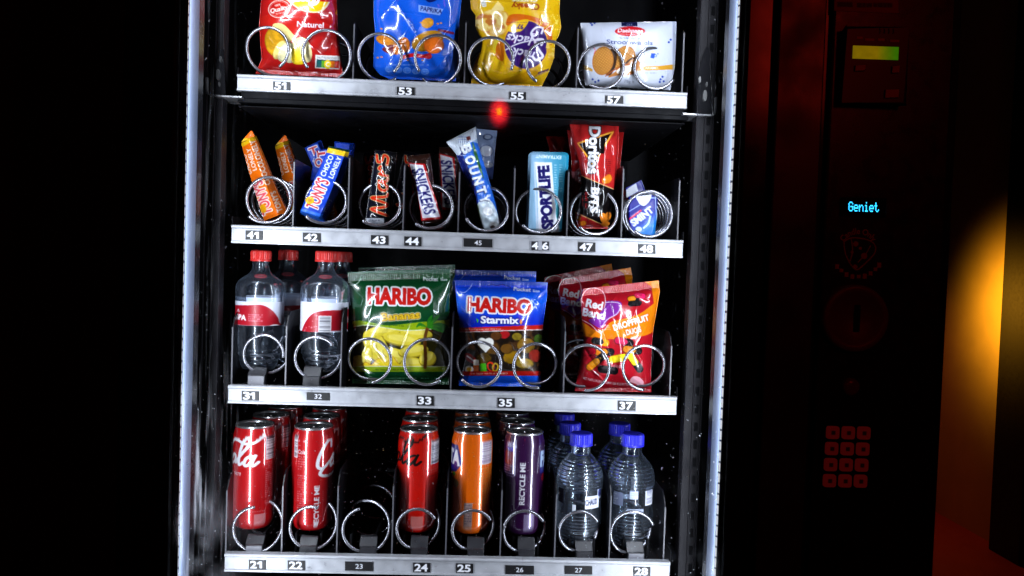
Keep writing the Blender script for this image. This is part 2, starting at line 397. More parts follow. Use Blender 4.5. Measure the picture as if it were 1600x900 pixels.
def bottle(label, group, cx, Y, ytop, ybase, prof_px, cap, capmat, glass, labelart=None, lab=None, rib=None, name='water_bottle', xz=None):
    """prof_px: (radius px, y px) from neck to base; cap: (r, y0, y1)"""
    dep = (at(cx, (ytop+ybase)/2, Y)-CAM)@_fw; k = dep/F_PX
    z = lambda y: at(cx, y, Y)[2]
    zb = z(ybase); c0 = at(cx, ybase, Y); x = c0[0] if xz is None else xz
    root = empty(name, (x, Y, zb), label, 'bottle', group)
    P = crv([(r*k, z(y)) for r, y in prof_px], 9)[::-1]
    if rib:
        for y0, y1, per, amp in rib:
            za, zc = z(y1), z(y0); w = np.clip(np.minimum(P[:, 1]-za, zc-P[:, 1])/.003, 0, 1)
            # denser rows where the bottle is ribbed
        zs = np.unique(np.concatenate([P[:, 1], np.linspace(P[:, 1].min(), P[:, 1].max(), 260)])); o = np.argsort(P[:, 1]); r = np.interp(zs, P[o, 1], P[o, 0])
        for y0, y1, per, amp in rib:
            za, zc = z(y1), z(y0); w = np.clip(np.minimum(zs-za, zc-zs)/.003, 0, 1)
            r = r+w*amp*k*np.cos((zs-za)/(per*k)*2*np.pi)
        P = np.stack([r, zs], -1)
    P = np.concatenate([[(.0002, P[0, 1]+.006), (P[0, 0]*.55, P[0, 1]+.004)], P, [(.0002, P[-1, 1])]])
    b = MB(); b.lathe(P, x, Y, 80); b.build('bottle', glass, root, smooth=True)
    c = MB(); r, y0, y1 = cap; r *= k; n = 96; th = np.linspace(0, 2*np.pi, n, endpoint=False); kn = 1+.02*np.sign(np.sin(th*32))
    zt, zl = z(y0), z(y1); prof = [(.0002, zt), (r*.86, zt), (r*.97, zt-.0012), (r, zt-.003), (r, zl+.0035), (r*1.0, zl+.003), (r*1.04, zl+.0025), (r*1.04, zl), (r*.8, zl)]
    V = np.stack([np.stack([x+p[0]*(kn if .9*r < p[0] < 1.02*r else 1)*np.sin(th), Y-p[0]*(kn if .9*r < p[0] < 1.02*r else 1)*np.cos(th), p[1]+0*th], -1) for p in prof]).reshape(-1, 3)
    c.add(V, gridf(len(prof), n, wrap=True)[:, ::-1]); c.build('cap', capmat, root, smooth=False)
    if labelart is not None:
        y0, y1, rp = lab; nv = int((y1-y0)/.7); n = 220; th = np.linspace(-np.pi, np.pi, n, endpoint=False); yy = np.linspace(y1, y0, nv)
        zz = np.array([z(q) for q in yy]); V = np.stack([x+rp*k*np.sin(th)+0*zz[:, None], Y-rp*k*np.cos(th)+0*zz[:, None], zz[:, None]+0*th], -1).reshape(-1, 3)
        mk('label_sleeve', V, gridf(nv, n, wrap=True), LABELP, labelart.sample((th*rp)[None, :]+0*yy[:, None], yy[:, None]+0*th).reshape(-1, 3), root)
    return root
U = lambda dx, r: r*math.asin(max(-.999, min(.999, dx/r)))

# ------------------------------------------------------------------ the machine: shell
TOP, BOT = .62, -1.25
FX0, FX1 = at(185, 450, YD-.014)[0], at(1195, 450, YD-.014)[0]
XM = at(1476, 560, YD-.014)[0]
VM = empty('vending_machine', (0, .2, BOT), 'black glass-fronted snack and drink vending machine with white light strips and a dark payment column', 'vending machine')
b = MB()
WX0, WX1 = -.362, .362
b.box(FX0+.004, WX0, -.111, .60, BOT+.06, TOP).box(WX1, FX1, -.111, .60, BOT+.06, TOP)
b.box(WX0, WX1, .48, .60, BOT+.06, TOP).box(WX0, WX1, -.003, .48, TOP-.04, TOP).box(WX0, WX1, -.003, .48, BOT+.06, -.66)
b.box(FX1, XM, -.111, .60, BOT+.06, TOP)
b.build('cabinet', LINER, VM, bevel=.0015)
d = MB()
d.box(FX0, XL-.0025, YD-.014, -.113, BOT+.05, TOP).box(XR+.0025, FX1-.001, YD-.014, -.113, BOT+.05, TOP)
d.box(XL-.0025, XR+.0025, YD-.014, -.113, TOP-.045, TOP).box(XL-.0025, XR+.0025, YD-.014, -.113, BOT+.05, -.62)
d.build('door_frame', GLOSSB, VM, bevel=.004)
RETM = mat('return_black', (.010, .010, .012), .24, 0, .10, noise=.06, nscale=25)
for xa in (XL-.0025, XR+.0010): MB().box(xa, xa+.0015, YD+.0412, -.1125, -.615, TOP-.05).build('frame_return', RETM, VM)
# light strips: pale profile on the inner face of the door frame with a row of diodes at its front edge
DIO = emis('led_diode', (.86, .92, 1), .8)
for sx, X in ((1, XL), (-1, XR)):
    p = MB(); p.box(min(X, X+sx*.0015), max(X, X+sx*.0015), YD, YD+.0400, -.615, TOP-.05)
    o = p.build('light_strip', FRAMEP, VM)
    if sx > 0: p2_ = MB().box(X+.0016, X+.0034, YD-.0009, YD-.0001, -.615, TOP-.05).build('diode_shield', GLOSSB, o)  # added strip that hides the left diode glow from view
    q = MB()
    for z in np.arange(-.61, TOP-.06, .0125):
        q.box(min(X+sx*.0016, X+sx*.0028), max(X+sx*.0016, X+sx*.0028), YD+.0004, YD+.0034, z, z+.0098)
    q.build('diode_row', DIO, o)
# guide posts on the cabinet walls
for (a0, a1) in ((320, 346), (1079, 1107)):
    p = MB(); x0, x1 = at(a0, 300 if a0 < 700 else 390, .012)[0], at(a1, 300 if a0 < 700 else 390, .012)[0]
    p.box(x0, x1, .014, .03, -.655, TOP-.045); w = (x1-x0)
    for f in (.0, .46, .93):
        p.box(x0+w*f, x0+w*(f+.07), .009, .0135, -.655, TOP-.045)
    o = p.build('guide_post', mat('post_steel', (.013, .012, .015), .42, .1, .3, noise=.12, nscale=30), VM, bevel=.0006)
    s_ = MB(); xs = x0+w*.72 if a0 > 700 else x0+w*.25
    for z in np.arange(-.64, TOP-.06, .025): s_.box(xs-.0025, xs+.0025, .0128, .01395, z, z+.012)
    s_.build('slot_row', BLACK, o)
# glass pane with smears and scratches
m, t, p = newmat('door_glass'); t.nodes.remove(p); out = t.nodes['Material Output']; N = t.nodes.new
tc = N('ShaderNodeTexCoord'); sep = N('ShaderNodeSeparateXYZ'); t.links.new(tc.outputs['Object'], sep.inputs[0])
def mth(op, a, b_=None, c=None):
    n = N('ShaderNodeMath'); n.operation = op
    for k, v in enumerate((a, b_, c)):
        if v is None: continue
        if isinstance(v, (int, float)): n.inputs[k].default_value = v
        else: t.links.new(v, n.inputs[k])
    return n.outputs[0]
def ramp(v, a, b_, lo=0.0, hi=1.0):
    n = N('ShaderNodeMapRange'); n.interpolation_type = 'SMOOTHSTEP'; t.links.new(v, n.inputs[0])
    for k, q in zip((1, 2, 3, 4), (a, b_, lo, hi)): n.inputs[k].default_value = q
    return n.outputs[0]
def noise(scale, vec=(1, 1, 1), det=3, rot=0):
    mp = N('ShaderNodeMapping'); mp.inputs['Scale'].default_value = vec; mp.inputs['Rotation'].default_value = (0, rot, 0); t.links.new(tc.outputs['Object'], mp.inputs[0])
    n = N('ShaderNodeTexNoise'); n.inputs['Scale'].default_value = scale; n.inputs['Detail'].default_value = det; t.links.new(mp.outputs[0], n.inputs['Vector']); return n.outputs[0]
X_, Z_ = sep.outputs[0], sep.outputs[2]
GZ = -.13                                                     # object origin height of the pane
left = ramp(X_, -.20, -.335); low = ramp(Z_, .02, -.18); right = ramp(X_, .20, .34); lowest = ramp(Z_, -.12, -.26)
streak = ramp(noise(7, (26, 1, 1.3), 4), .52, .74)
cloud = ramp(noise(16, (1, 1, .8), 4), .42, .72)
speck = ramp(noise(330, (1, 1, 1), 1), .755, .80)
scr = mth('MULTIPLY', ramp(noise(70, (5, 1, .8), 2, .9), .66, .74), ramp(noise(9, (1, 1, 1), 2), .5, .62))
msk = mth('MULTIPLY', mth('MULTIPLY', streak, left), mth('ADD', mth('MULTIPLY', low, .55), .04))
msk = mth('ADD', msk, mth('MULTIPLY', mth('MULTIPLY', cloud, left), mth('MULTIPLY', lowest, .55)))
msk = mth('ADD', msk, mth('MULTIPLY', mth('MULTIPLY', cloud, right), mth('MULTIPLY', lowest, .22)))
msk = mth('ADD', msk, mth('MULTIPLY', speck, mth('ADD', mth('MULTIPLY', low, .7), .15)))
msk = mth('ADD', msk, mth('MULTIPLY', scr, mth('MULTIPLY', mth('MAXIMUM', right, mth('MULTIPLY', left, .6)), mth('ADD', mth('MULTIPLY', low, .55), .06))))
msk = mth('ADD', msk, .0005)
tr = N('ShaderNodeBsdfTransparent'); gl = N('ShaderNodeBsdfGlossy'); gl.inputs['Roughness'].default_value = .03
tl = N('ShaderNodeBsdfTranslucent'); tl.inputs[0].default_value = (.92, .94, 1, 1); fr = N('ShaderNodeFresnel'); fr.inputs[0].default_value = 1.45
m1 = N('ShaderNodeMixShader'); t.links.new(fr.outputs[0], m1.inputs[0]); t.links.new(tr.outputs[0], m1.inputs[1]); t.links.new(gl.outputs[0], m1.inputs[2])
m2 = N('ShaderNodeMixShader'); t.links.new(msk, m2.inputs[0]); t.links.new(m1.outputs[0], m2.inputs[1]); t.links.new(tl.outputs[0], m2.inputs[2]); t.links.new(m2.outputs[0], out.inputs[0])
GLASS = m
g = MB(); g.box(XL-.002, XR+.002, YD-.0045, YD-.0015, -.63, TOP-.044)
g.build('glass_pane', GLASS, VM, origin=np.array([0, YD-.003, GZ]))

# ------------------------------------------------------------------ shelves
ZL = {5: .2024, 4: 0.0, 3: -.2158, 2: -.4459}; YS = {5: .0106, 4: 0, 3: 0, 2: 0}
HW = .305
def rail_mesh(zt, y0, h):
    prof = [(.010, zt), (-.0008, zt), (-.0022, zt-.0014), (-.0022, zt-.0030), (-.0008, zt-.0042), (.0006, zt-.0050), (.0006, zt-h+.0032),
            (-.0012, zt-h+.0024), (-.0014, zt-h), (.010, zt-h)]
    P = [(-HW, y0+a, z) for a, z in prof]; Q = [(HW, y0+a, z) for a, z in prof]
    return MB().prism(P, Q)
SH = {}
EDGEM = mat('lit_divider_edge', (.10, .10, .115), .35)  # paler than the plate: light caught by the front edge put into the colour
DIVS = {5: [((549, 28), (549, 119)), ((728, 26), (725, 128)), ((905, 34), (902, 136)), ((1071, 42), (1069, 142))],
        4: [((458, 246), (454, 350)), ((544, 240), (541, 353)), ((631, 252), (628, 357)), ((716, 262), (715, 361)), ((803, 256), (802, 364)), ((891, 262), (887, 367)), ((978, 257), (973, 370)), ((1063, 276), (1062, 374))],
        3: [((368, 490), (362, 600)), ((449, 488), (446, 602)), ((535, 482), (532, 605)), ((712, 490), (704, 610)), ((884, 497), (880, 614)), ((1048, 520), (1046, 620))],
        2: [((357, 745), (353, 862)), ((446, 738), (440, 865)), ((532, 738), (526, 868)), ((615, 738), (612, 870)), ((700, 742), (696, 872)), ((785, 745), (781, 874)), ((870, 752), (866, 876)), ((955, 754), (951, 878)), ((1040, 772), (1036, 878))]}
NUMS = {5: [('51', 440, 134.2, 27, 13, 0), ('53', 634, 142.6, 28, 13, 0), ('55', 809, 150.0, 26, 13, 0), ('57', 960, 156, 28, 13, 0)],
        4: [('41', 397, 367.5, 27, 14.5, 0), ('42', 487, 371, 28, 14.5, 0), ('43', 593, 375, 27, 14.5, 0), ('44', 645, 377, 27, 14.5, 0), ('45', 747, 379.5, 45, 13, 1), ('4 6', 844, 384, 30, 14, 2), ('47', 917, 386, 27, 14.5, 0), ('48', 1011, 389, 27, 14.5, 0)],
        3: [('31', 391, 618.5, 27, 14.5, 0), ('32', 497, 619.5, 36, 12, 1), ('33', 664.5, 626, 27, 15, 0), ('35', 791, 629.5, 27, 15, 0), ('37', 979.5, 634, 28, 15, 0)],
        2: [('21', 402, 882.5, 27, 14.5, 0), ('22', 463, 883.5, 27, 14.5, 0), ('23', 561, 885, 44, 14, 1), ('24', 659, 887, 27, 14.5, 0), ('25', 726, 888, 27, 14.5, 0), ('26', 812, 890.5, 45, 13.5, 1), ('27', 904, 891, 43, 13, 1), ('28', 1003, 893, 27, 14.5, 0)]}
STOPS = {5: [], 4: [], 3: [(400.5, 574, 598), (486.5, 573, 600)], 2: [(397, 836, 863), (481, 838, 865), (575, 838, 866), (654.5, 838, 868.5), (743, 840, 869.5), (822.5, 840, 871), (913, 845, 873.5), (993.5, 846, 875)]}
# coil: (cx, cy, r px, end px, +1 anticlockwise / -1 clockwise, pitch m)
COILS = {5: [(416.5, 76, 36.5, (435, 103), 1, .075), (509.5, 83, 39, (482, 105), -1, .075), (593, 86, 36.5, (614, 111), 1, .075), (684, 90, 38, (656, 111), -1, .075),
             (767, 93, 37.5, (800, 110), 1, .075), (857, 98, 37, (841, 124), -1, .075), (940, 103, 37.5, (924, 129), 1, .075), (1025, 105.5, 35.5, (1057, 128), -1, .075)],
         4: [(414, 311.5, 39, (388, 338), 1, .028), (503, 314, 37, (475, 340), 1, .045), (589, 318, 37, (563, 349), 1, .050), (671, 322, 37.5, (648, 351), 1, .050), (760, 325, 38, (727, 342), 1, .055),
             (843, 328, 38, (816, 352), 1, .045), (932, 330, 38.5, (905, 355), 1, .045), (1016, 334, 38.5, (990, 362), 1, .019)],
         3: [(411, 555, 34, (437, 558), 1, .075), (494, 560, 36, (517, 543), 1, .075), (576, 564, 37, (581, 602), 1, .075), (667, 566, 38, (690, 597), -1, .075), (748, 570, 37.5, (719, 595), 1, .075),
             (837, 572, 37, (843, 610), -1, .075), (917, 575, 38, (913, 613), 1, .075), (1008, 575, 37, (1006, 612), -1, .075)],
         2: [(400, 828, 38.5, (398, 792), 1, .076), (487, 826, 37, (496, 797), 1, .076), (571, 829, 38, (563, 797), 1, .076), (652, 828, 35, (682, 809), 1, .076), (739, 830, 35, (770, 811), 1, .076),
             (820, 832, 36, (852, 813), 1, .076), (906, 832, 35, (938, 813), 1, .076), (989, 834, 37, (1025, 819), 1, .076)]}
def coil(parent, row, cx, cy, r, end, sg, pitch):
    Y0 = YS[row]+.011; c = at(cx, cy, Y0); dep = (c-CAM)@_fw; R = (r-2.6)*dep/F_PX; wr = .0022
    e = at(end[0], end[1], Y0)-c; a0 = math.atan2(e[2], e[0])
    hold = 1.15*math.pi if pitch > .06 else .0
    nt = min(5 if pitch > .06 else 9, .36/pitch); ph = np.linspace(0, 2*math.pi*(nt+.5), int(nt*72))
    y = Y0+.004*np.minimum(ph, hold if hold else 0)/math.pi+pitch*np.maximum(0, ph-hold)/(2*math.pi)
    P = np.stack([c[0]+R*np.cos(a0+sg*ph), y, c[2]+R*np.sin(a0+sg*ph)], -1)
    MB().tube(P, wr, 10).build('spiral_coil', WIRE, parent, smooth=True)
for row in (5, 4, 3, 2):
    zt, y0 = ZL[row], YS[row]; h = .0215 if row == 5 else .0242
    b = MB(); b.box(-HW+.002, HW-.002, y0+.0105, .46, zt-.0085, zt-.0065)                       # tray floor
    b.box(-HW-.004, -HW-.0025, y0+.012, .46, zt-.022, zt+.012).box(HW+.0025, HW+.004, y0+.012, .46, zt-.022, zt+.012)
    b.box(-HW-.0025, HW+.0025, .0115+y0, .0145+y0, zt-.022, zt-.0086)
    if row == 5:
        b.box(-HW+.004, HW-.002, y0+.004, y0+.010, zt-.0305, zt-.0218)
        b.box(-HW, HW+.004, y0+.003, .44, zt-.0365, zt-.0310).box(-HW, HW, y0+.006, .44, zt-.0420, zt-.0405)
    if row == 2:
        for dv in range(len(COILS[2])):                                                        # support rails under the bottles and cans
            c = at(COILS[2][dv][0], 845, .05)
            b.box(c[0]-.019, c[0]-.0155, y0+.028, .44, zt-.0065, zt+.0205).box(c[0]+.0155, c[0]+.019, y0+.028, .44, zt-.0065, zt+.0205)
    sh = b.build('shelf', BLACK, VM, bevel=.0005); SH[row] = sh
    o = rail_mesh(zt, y0, h).build('price_rail', ALU, sh)
    for (p0, p1) in DIVS[row]:
        a = at(p0[0], p0[1], y0+.012); c = at(p1[0], p1[1], y0+.012); x = c[0]; z1 = a[2]; z0 = zt-.0064
        d = MB(); ch = .018 if row in (2, 3) else .004
        yf = y0+(.012 if row in (2, 3) else .026)
        prof = [(yf, z0), (yf, z1-ch), (yf+ch*.5, z1-ch*.3), (yf+ch, z1), (.45, z1), (.45, z0)]
        d.prism([(x-.0008, *q) for q in prof], [(x+.0008, *q) for q in prof]); d.build('divider', DIVID, sh, bevel=.0003)
        MB().box(x-.0009, x+.0009, yf-.0012, yf-.0001, z0+.001, z1-ch-.0005).build('lit_divider_edge', EDGEM, sh)
    for (cx, ya, yb) in STOPS[row]:
        c = at(cx, yb, y0+.012); zz = at(cx, ya, y0+.024)[2]; zm = c[2]+.010
        d = MB(); P = [(y0+.011, zt-.0064), (y0+.011, zm), (y0+.014, zm+.0005), (y0+.024, zz), (y0+.028, zz), (y0+.028, zt-.0064)]
        d.prism([(c[0]-.0115, *q) for q in P], [(c[0]+.0115, *q) for q in P])
        o = d.build('item_stop', PLAST, sh, bevel=.0008)
        e = MB(); e.box(c[0]-.0105, c[0]+.0105, y0+.0098, y0+.0109, zt-.002, zm-.0008); e.build('clip_face', CLIP if cx in (400.5, 993.5, 397) else PLAST, sh)
    for c in COILS[row]: coil(sh, row, *c)
    sl = (.043, .033, .030, .022)[5-row]
    for (txt, cx, cy, w, hh, st) in NUMS[row]:
        # tidy little stickers on the rail face
        w2, h2 = w/2, hh/2; A = Art(cx-w2-1, cy-h2-2, cx+w2+1, cy+h2+2, (.03, .03, .04) if st < 2 else (.60, .61, .64), res=5)
        an = -math.degrees(math.atan(sl))
        if st == 2:
            A.mix(A.rect(cx-14, cy-7, cx-3, cy+7), (.06, .06, .08)); A.mix(A.rect(cx+3, cy-7, cx+14, cy+7), (.06, .06, .08), .9)
            A.mix(A.text('4', cx-8, cy, 10.5, 10, an, .03), WHITE); A.mix(A.text('6', cx+8, cy+.4, 10.5, 10, an, .03), WHITE)
        elif st == 1: A.mix(A.text(txt, cx, cy, 7.0, 11.5, an, .01), (.85, .85, .88))
        elif txt[1] == '1':
            f_ = lambda x, y: (x, y+(x-cx)*sl)
            A.mix(A.text(txt[0], cx-6, cy-.2, 10.8, 10.5, an, .03), WHITE)
            A.mix(A.poly([f_(cx+3.6, cy-5.4), f_(cx+7.4, cy-5.4), f_(cx+7.4, cy+5.4), f_(cx+3.8, cy+5.4), f_(cx+3.8, cy-1.6), f_(cx+.4, cy-.6), f_(cx+.4, cy-3.4)]), WHITE)
        else: A.mix(A.text(txt, cx-1, cy, 10.8, 21 if txt[1] != '1' else 20, an, .032 if txt[1] != '1' else .016), WHITE)
        L = [(cx-w2, cy-h2-w2*sl), (cx-w2, cy+h2-w2*sl)]; R = [(cx+w2, cy-h2+w2*sl), (cx+w2, cy+h2+w2*sl)]
        film('number_label', L, R, A, y0-.0004, 0, STICK, sh, wr=0, ta=0, tb=1, depth=.0008, step=.45, creases=0)
# carriage that hangs the top shelf between the posts: bracket plates, bright folded edge
sh = SH[5]
for side in (0, 1):
    q = [(334, 150), (331, 128), (340, 92), (346, 76), (349, 76), (352, 150)] if side == 0 else [(1090, 178), (1092, 110), (1097, 88), (1103, 74), (1109, 74), (1112, 150), (1113, 180)]
    P = [at(x, y, .0075) for x, y in q]; Q = [p+np.array([0, .003, 0]) for p in P]
    o = MB().prism(P, Q).build('bracket', GLOSSB, sh, bevel=.0006)
    s_ = MB()
    for (x, y, r) in ([(341, 117, .0045), (345, 93, .0025), (343, 132, .002)] if side == 0 else [(1101, 150, .0048), (1093, 125, .0028), (1104, 132, .002)]):
        c = at(x, y, .0072); th = np.linspace(0, 2*np.pi, 14, endpoint=False)
        s_.prism([(c[0]+r*.55*math.cos(k), c[1]-.0025, c[2]+r*1.6*math.sin(k)) for k in th], [(c[0]+r*.6*math.cos(k), c[1], c[2]+r*1.7*math.sin(k)) for k in th])
    s_.build('bracket_screws', mat('screw_steel', (.3, .3, .3), .3, .9), sh, smooth=False)
    path = [(377, 151.5), (345, 150), (329, 148.5), (324, 146), (322.5, 140), (322.5, 121)] if side == 0 else [(1068, 177.5), (1090, 178.8), (1113, 180), (1117, 178), (1118.3, 172), (1119.3, 152)]
    P = np.array([at(x, y, .003) for x, y in path]); e = MB()
    for a, c in zip(P[:-1], P[1:]):
        d_ = (c-a)/np.linalg.norm(c-a); n_ = np.array([-d_[2], 0, d_[0]])*.0010; a = a-d_*.0004; c = c+d_*.0004
        e.prism([a-n_, a+n_, a+n_+(0, .05, 0), a-n_+(0, .05, 0)], [c-n_, c+n_, c+n_+(0, .05, 0), c-n_+(0, .05, 0)])
    e.build('folded_edge', STEEL, sh)

# ------------------------------------------------------------------ payment column
YP = YD-.018
def plate(mb, pts, y0, y1):
    P = [at(x, y, y0) for x, y in pts]; Q = [np.array([p[0], y1, p[2]]) for p in P]; return mb.prism(P, Q)
x0 = at(1197, 450, YP)[0]
CP = MB().box(FX1+.001, XM, YP+.004, -.112, BOT+.05, TOP).build('payment_column', GLOSSB, VM, bevel=.003)
a1, a2 = at(1199, 450, YP)[0], at(1272, 450, YP)[0]
MB().box(a1, a2, YP-.001, YP+.0035, -.9, .60).build('trim_panel', mat('satin_panel', (.05, .045, .045), .34, .3, .6, noise=.12, nscale=18), CP, bevel=.002)
MB().box(a2+.006, XM-.012, YP-.004, YP+.0035, -.95, .60).build('fascia', mat('fascia_black', (.010, .009, .010), .3, 0, .45, noise=.08), CP, bevel=.003)
YF = YP-.004
RD = mat('card_reader_black', (.012, .011, .012), .35)
rd = MB(); plate(rd, [(1322, 42), (1418, 45), (1414, 163), (1318, 158)], YF-.012, YF-.0002); rd = rd.build('card_reader', RD, VM, bevel=.002)
A = Art(1330, 66, 1408, 98, (.62, .50, .02), res=4); f = np.clip((A.X-1370)/30, 0, 1)[..., None]; A.a = A.a*(1-f)+np.array((.25, .52, .02))*f
A.a *= (.9+.2*A.noise(10, 3))[..., None]
mm, t, p = newmat('reader_display'); a = t.nodes.new('ShaderNodeVertexColor'); a.layer_name = 'Col'
p.inputs['Base Color'].default_value = (.02, .02, .02, 1); t.links.new(a.outputs[0], p.inputs['Emission Color']); p.inputs['Emission Strength'].default_value = .47
film('display', [(1333.5, 71), (1332.5, 91)], [(1404.5, 73.5), (1403.5, 93.5)], A, YF-.0135, 0, mm, rd, wr=0, ta=0, tb=1, depth=.0012, step=1, creases=0)
DIM = mat('dim_print', (.7, .22, .2), .5); DIMK = mat('reader_key', (.55, .17, .14), .4)
for x, y, w, h in ((1337, 102, 15, 8), (1395, 103, 10, 10), (1384, 140, 20, 12)):
    plate(MB(), [(x, y), (x+w, y+.3), (x+w, y+h), (x, y+h-.3)], YF-.0142, YF-.0122).build('reader_key', DIMK, rd, bevel=.0006)
k = MB()
for i, x in enumerate((1372, 1379, 1386, 1393)):                    # contactless waves
    th = np.linspace(-.9, .9, 8); k.tube([at(x+3.2*math.cos(q), 48+i*.3-5*math.sin(q), YF-.0123) for q in th], .0006, 5)
k.build('contactless_mark', mat('grey_print', (.10, .08, .12), .5), rd)
k = MB()
for x, y, w in ((1339, 57, 9), (1352, 60, 14), (1372, 60, 10), (1391, 62, 14)): plate(k, [(x, y), (x+w, y+.4), (x+w, y+4), (x, y+3.6)], YF-.0126, YF-.0121)
k.build('icon_row', DIM, rd)
# yellowed notice above the reader, its print too dim to read
A = Art(1298, -30, 1410, 26, (.66, .32, .10), res=2)
A.mix(A.rect(1308, 3, 1332, 11), (.08, .05, .03), .85)
for x, w in ((1339, 8), (1348, 5), (1354, 9), (1364, 6), (1371, 8), (1380, 5), (1386, 8)): A.mix(A.rect(x, 4.5, x+w, 11.5), (.08, .05, .03), .8)
film('notice', [(1304, -24), (1303, 17)], [(1405, -20), (1404, 21)], A, YF-.0003, 0, STICK, VM, wr=0, ta=0, tb=1, depth=.0002, step=1.5, creases=0)
# dot-matrix display
FONT = {'G': ('01110', '10001', '10000', '10111', '10001', '10001', '01110'), 'e': ('00000', '00000', '01110', '10001', '11111', '10000', '01110'), 'n': ('00000', '00000', '10110', '11001', '10001', '10001', '10001'),
        'i': ('00100', '00000', '01100', '00100', '00100', '00100', '01110'), 't': ('01000', '01000', '11100', '01000', '01000', '01001', '00110')}
ds = MB(); plate(ds, [(1315, 308), (1385, 310.5), (1384, 339), (1314, 337)], YF-.002, YF-.0002)
ds = ds.build('text_display', mat('display_glass', (.004, .006, .012), .15), VM, bevel=.0006)
dm = MB()
for k_, ch in enumerate('Geniet'):
    for r in range(7):
        for c_ in range(5):
            if FONT[ch][r][c_] == '1':
                x = 1326+k_*8.1+c_*1.42+(7-r)*.03; y = 315.2+r*2.15+(x-1326)*.03
                plate(dm, [(x, y), (x+1.2, y), (x+1.2, y+1.75), (x, y+1.75)], YF-.0024, YF-.00205)
dm.build('lettering', emis('vfd_blue', (.03, .52, 1.0), 2.6), ds)
# round crest print, coin button, lock, keypad
EM = mat('crest_print', (.55, .17, .14), .5)
A = None
def flat_text(parent, name, mat_, fnT, y):
    T = np.concatenate(fnT); V = unproj(T[..., 0].ravel(), T[..., 1].ravel(), y); mk(name, V, np.arange(len(V)).reshape(-1, 3)[:, ::-1], mat_, None, parent, smooth=False)
def arc(txt, cx, cy, r, h, w, mid, top=True):
    T = tris(txt, h, w, .02); x, y = T[..., 0], T[..., 1]
    if top: th = mid-x/r; rr = r+y; return np.stack([cx+rr*np.cos(th), cy-rr*np.sin(th)], -1)
    th = mid+x/r; rr = r-y; return np.stack([cx+rr*np.cos(th), cy-rr*np.sin(th)], -1)
cr = []
cr.append(arc('Candle Only', 1341, 392, 31, 9, 62, math.pi/2+.0, True)); cr.append(arc('Brouwerij', 1341, 396, 39, 8, 46, -math.pi/2-.25, False)[:0])
crest = MB()
for pts, w in ((crv([(1318, 378), (1322, 400), (1336, 421), (1348, 415), (1366, 396), (1366, 382), (1352, 374), (1330, 372), (1318, 378)], 6), .0009),
               (crv([(1330, 374), (1332, 392), (1328, 408)], 5), .0009), (crv([(1340, 410), (1352, 398), (1360, 384)], 5), .0007)):
    crest.tube([at(x, y, YF-.0003) for x, y in pts], w, 6)
for x, y, r in ((1337, 381, .0030), (1350, 400, .0036), (1336, 417, .0026), (1331, 394, .0018), (1344, 388, .0018)):
    c = at(x, y, YF); th = np.linspace(0, 2*np.pi, 12, endpoint=False); crest.prism([(c[0]+r*math.cos(q), YF-.0006, c[2]+r*math.sin(q)) for q in th], [(c[0]+r*math.cos(q), YF-.0001, c[2]+r*math.sin(q)) for q in th])
for q in np.linspace(3.75, 5.75, 9):                                                      # worn, unreadable lower lettering
    c = at(1340+39*math.cos(q), 394-39*math.sin(q), YF)
    crest.box(c[0]-.0022, c[0]+.0022, YF-.0004, YF-.0001, c[2]-.0022-.001*math.sin(q*9), c[2]+.0026)
crest = crest.build('crest', EM, VM); flat_text(crest, 'lettering', EM, cr, YF-.0004)
def disc_parts(cx, cy, prof, name, mat_, parent, n=48):
    c = at(cx, cy, YF); th = np.linspace(0, 2*np.pi, n, endpoint=False)
    V = np.stack([np.stack([c[0]+r*np.cos(th), YF-d+0*th, c[2]+r*np.sin(th)], -1) for r, d in prof]).reshape(-1, 3)
    return mk(name, V, gridf(len(prof), n, wrap=True), mat_, None, parent)
kn = disc_parts(1333, 497, [(.038, 0), (.038, .006), (.036, .008), (.030, .008), (.027, .003), (.0001, .002)], 'coin_dish', mat('dish_plastic', (.17, .055, .035), .42, noise=.1), VM)
s_ = MB(); c = at(1337, 497, YF); s_.box(c[0]-.003, c[0]+.003, YF-.0045, YF-.0021, c[2]-.015, c[2]+.015); s_.build('coin_slot', BLACK, kn)
disc_parts(1328, 604, [(.010, 0), (.010, .003), (.0085, .005), (.004, .006), (.0001, .006)], 'return_button', mat('button_plastic', (.16, .05, .05), .25), VM)
kb = MB(); plate(kb, [(1284, 660), (1361, 662), (1358, 766), (1279, 764)], YF-.0012, YF-.0002); kb = kb.build('keypad', BLACK, VM, bevel=.0005)
KEYM, t, p = newmat('backlit_key'); a = t.nodes.new('ShaderNodeVertexColor'); a.layer_name = 'Col'; t.links.new(a.outputs[0], p.inputs['Base Color']); p.inputs['Roughness'].default_value = .25
t.links.new(a.outputs[0], p.inputs['Emission Color']); p.inputs['Emission Strength'].default_value = .2
for r in range(4):
    for c_ in range(3):
        cx, cy = 1299.5+c_*24.2-r*1.7, 675+r*25.0+c_*.4; c = at(cx, cy, YF); s2 = .0072
        b = MB(); n = 24; th = np.linspace(0, 2*np.pi, n, endpoint=False); sq = lambda q: (np.sign(np.cos(q))*abs(np.cos(q))**.35, np.sign(np.sin(q))*abs(np.sin(q))**.35)
        rings = [(1, .0012), (1, .004), (.93, .0052), (.80, .0050), (.42, .0046), (.26, .0046), (.0001, .0045)]
        V = np.concatenate([np.stack([c[0]+s2*k2*sq(th)[0], YF-d+0*th, c[2]+s2*k2*sq(th)[1]], -1) for k2, d in rings])
        C_ = np.concatenate([np.tile((.42, .055, .05) if k2 > .3 else (.12, .02, .02), (n, 1)) for k2, d in rings])
        mk('key', V, gridf(len(rings), n, wrap=True), KEYM, C_, kb)
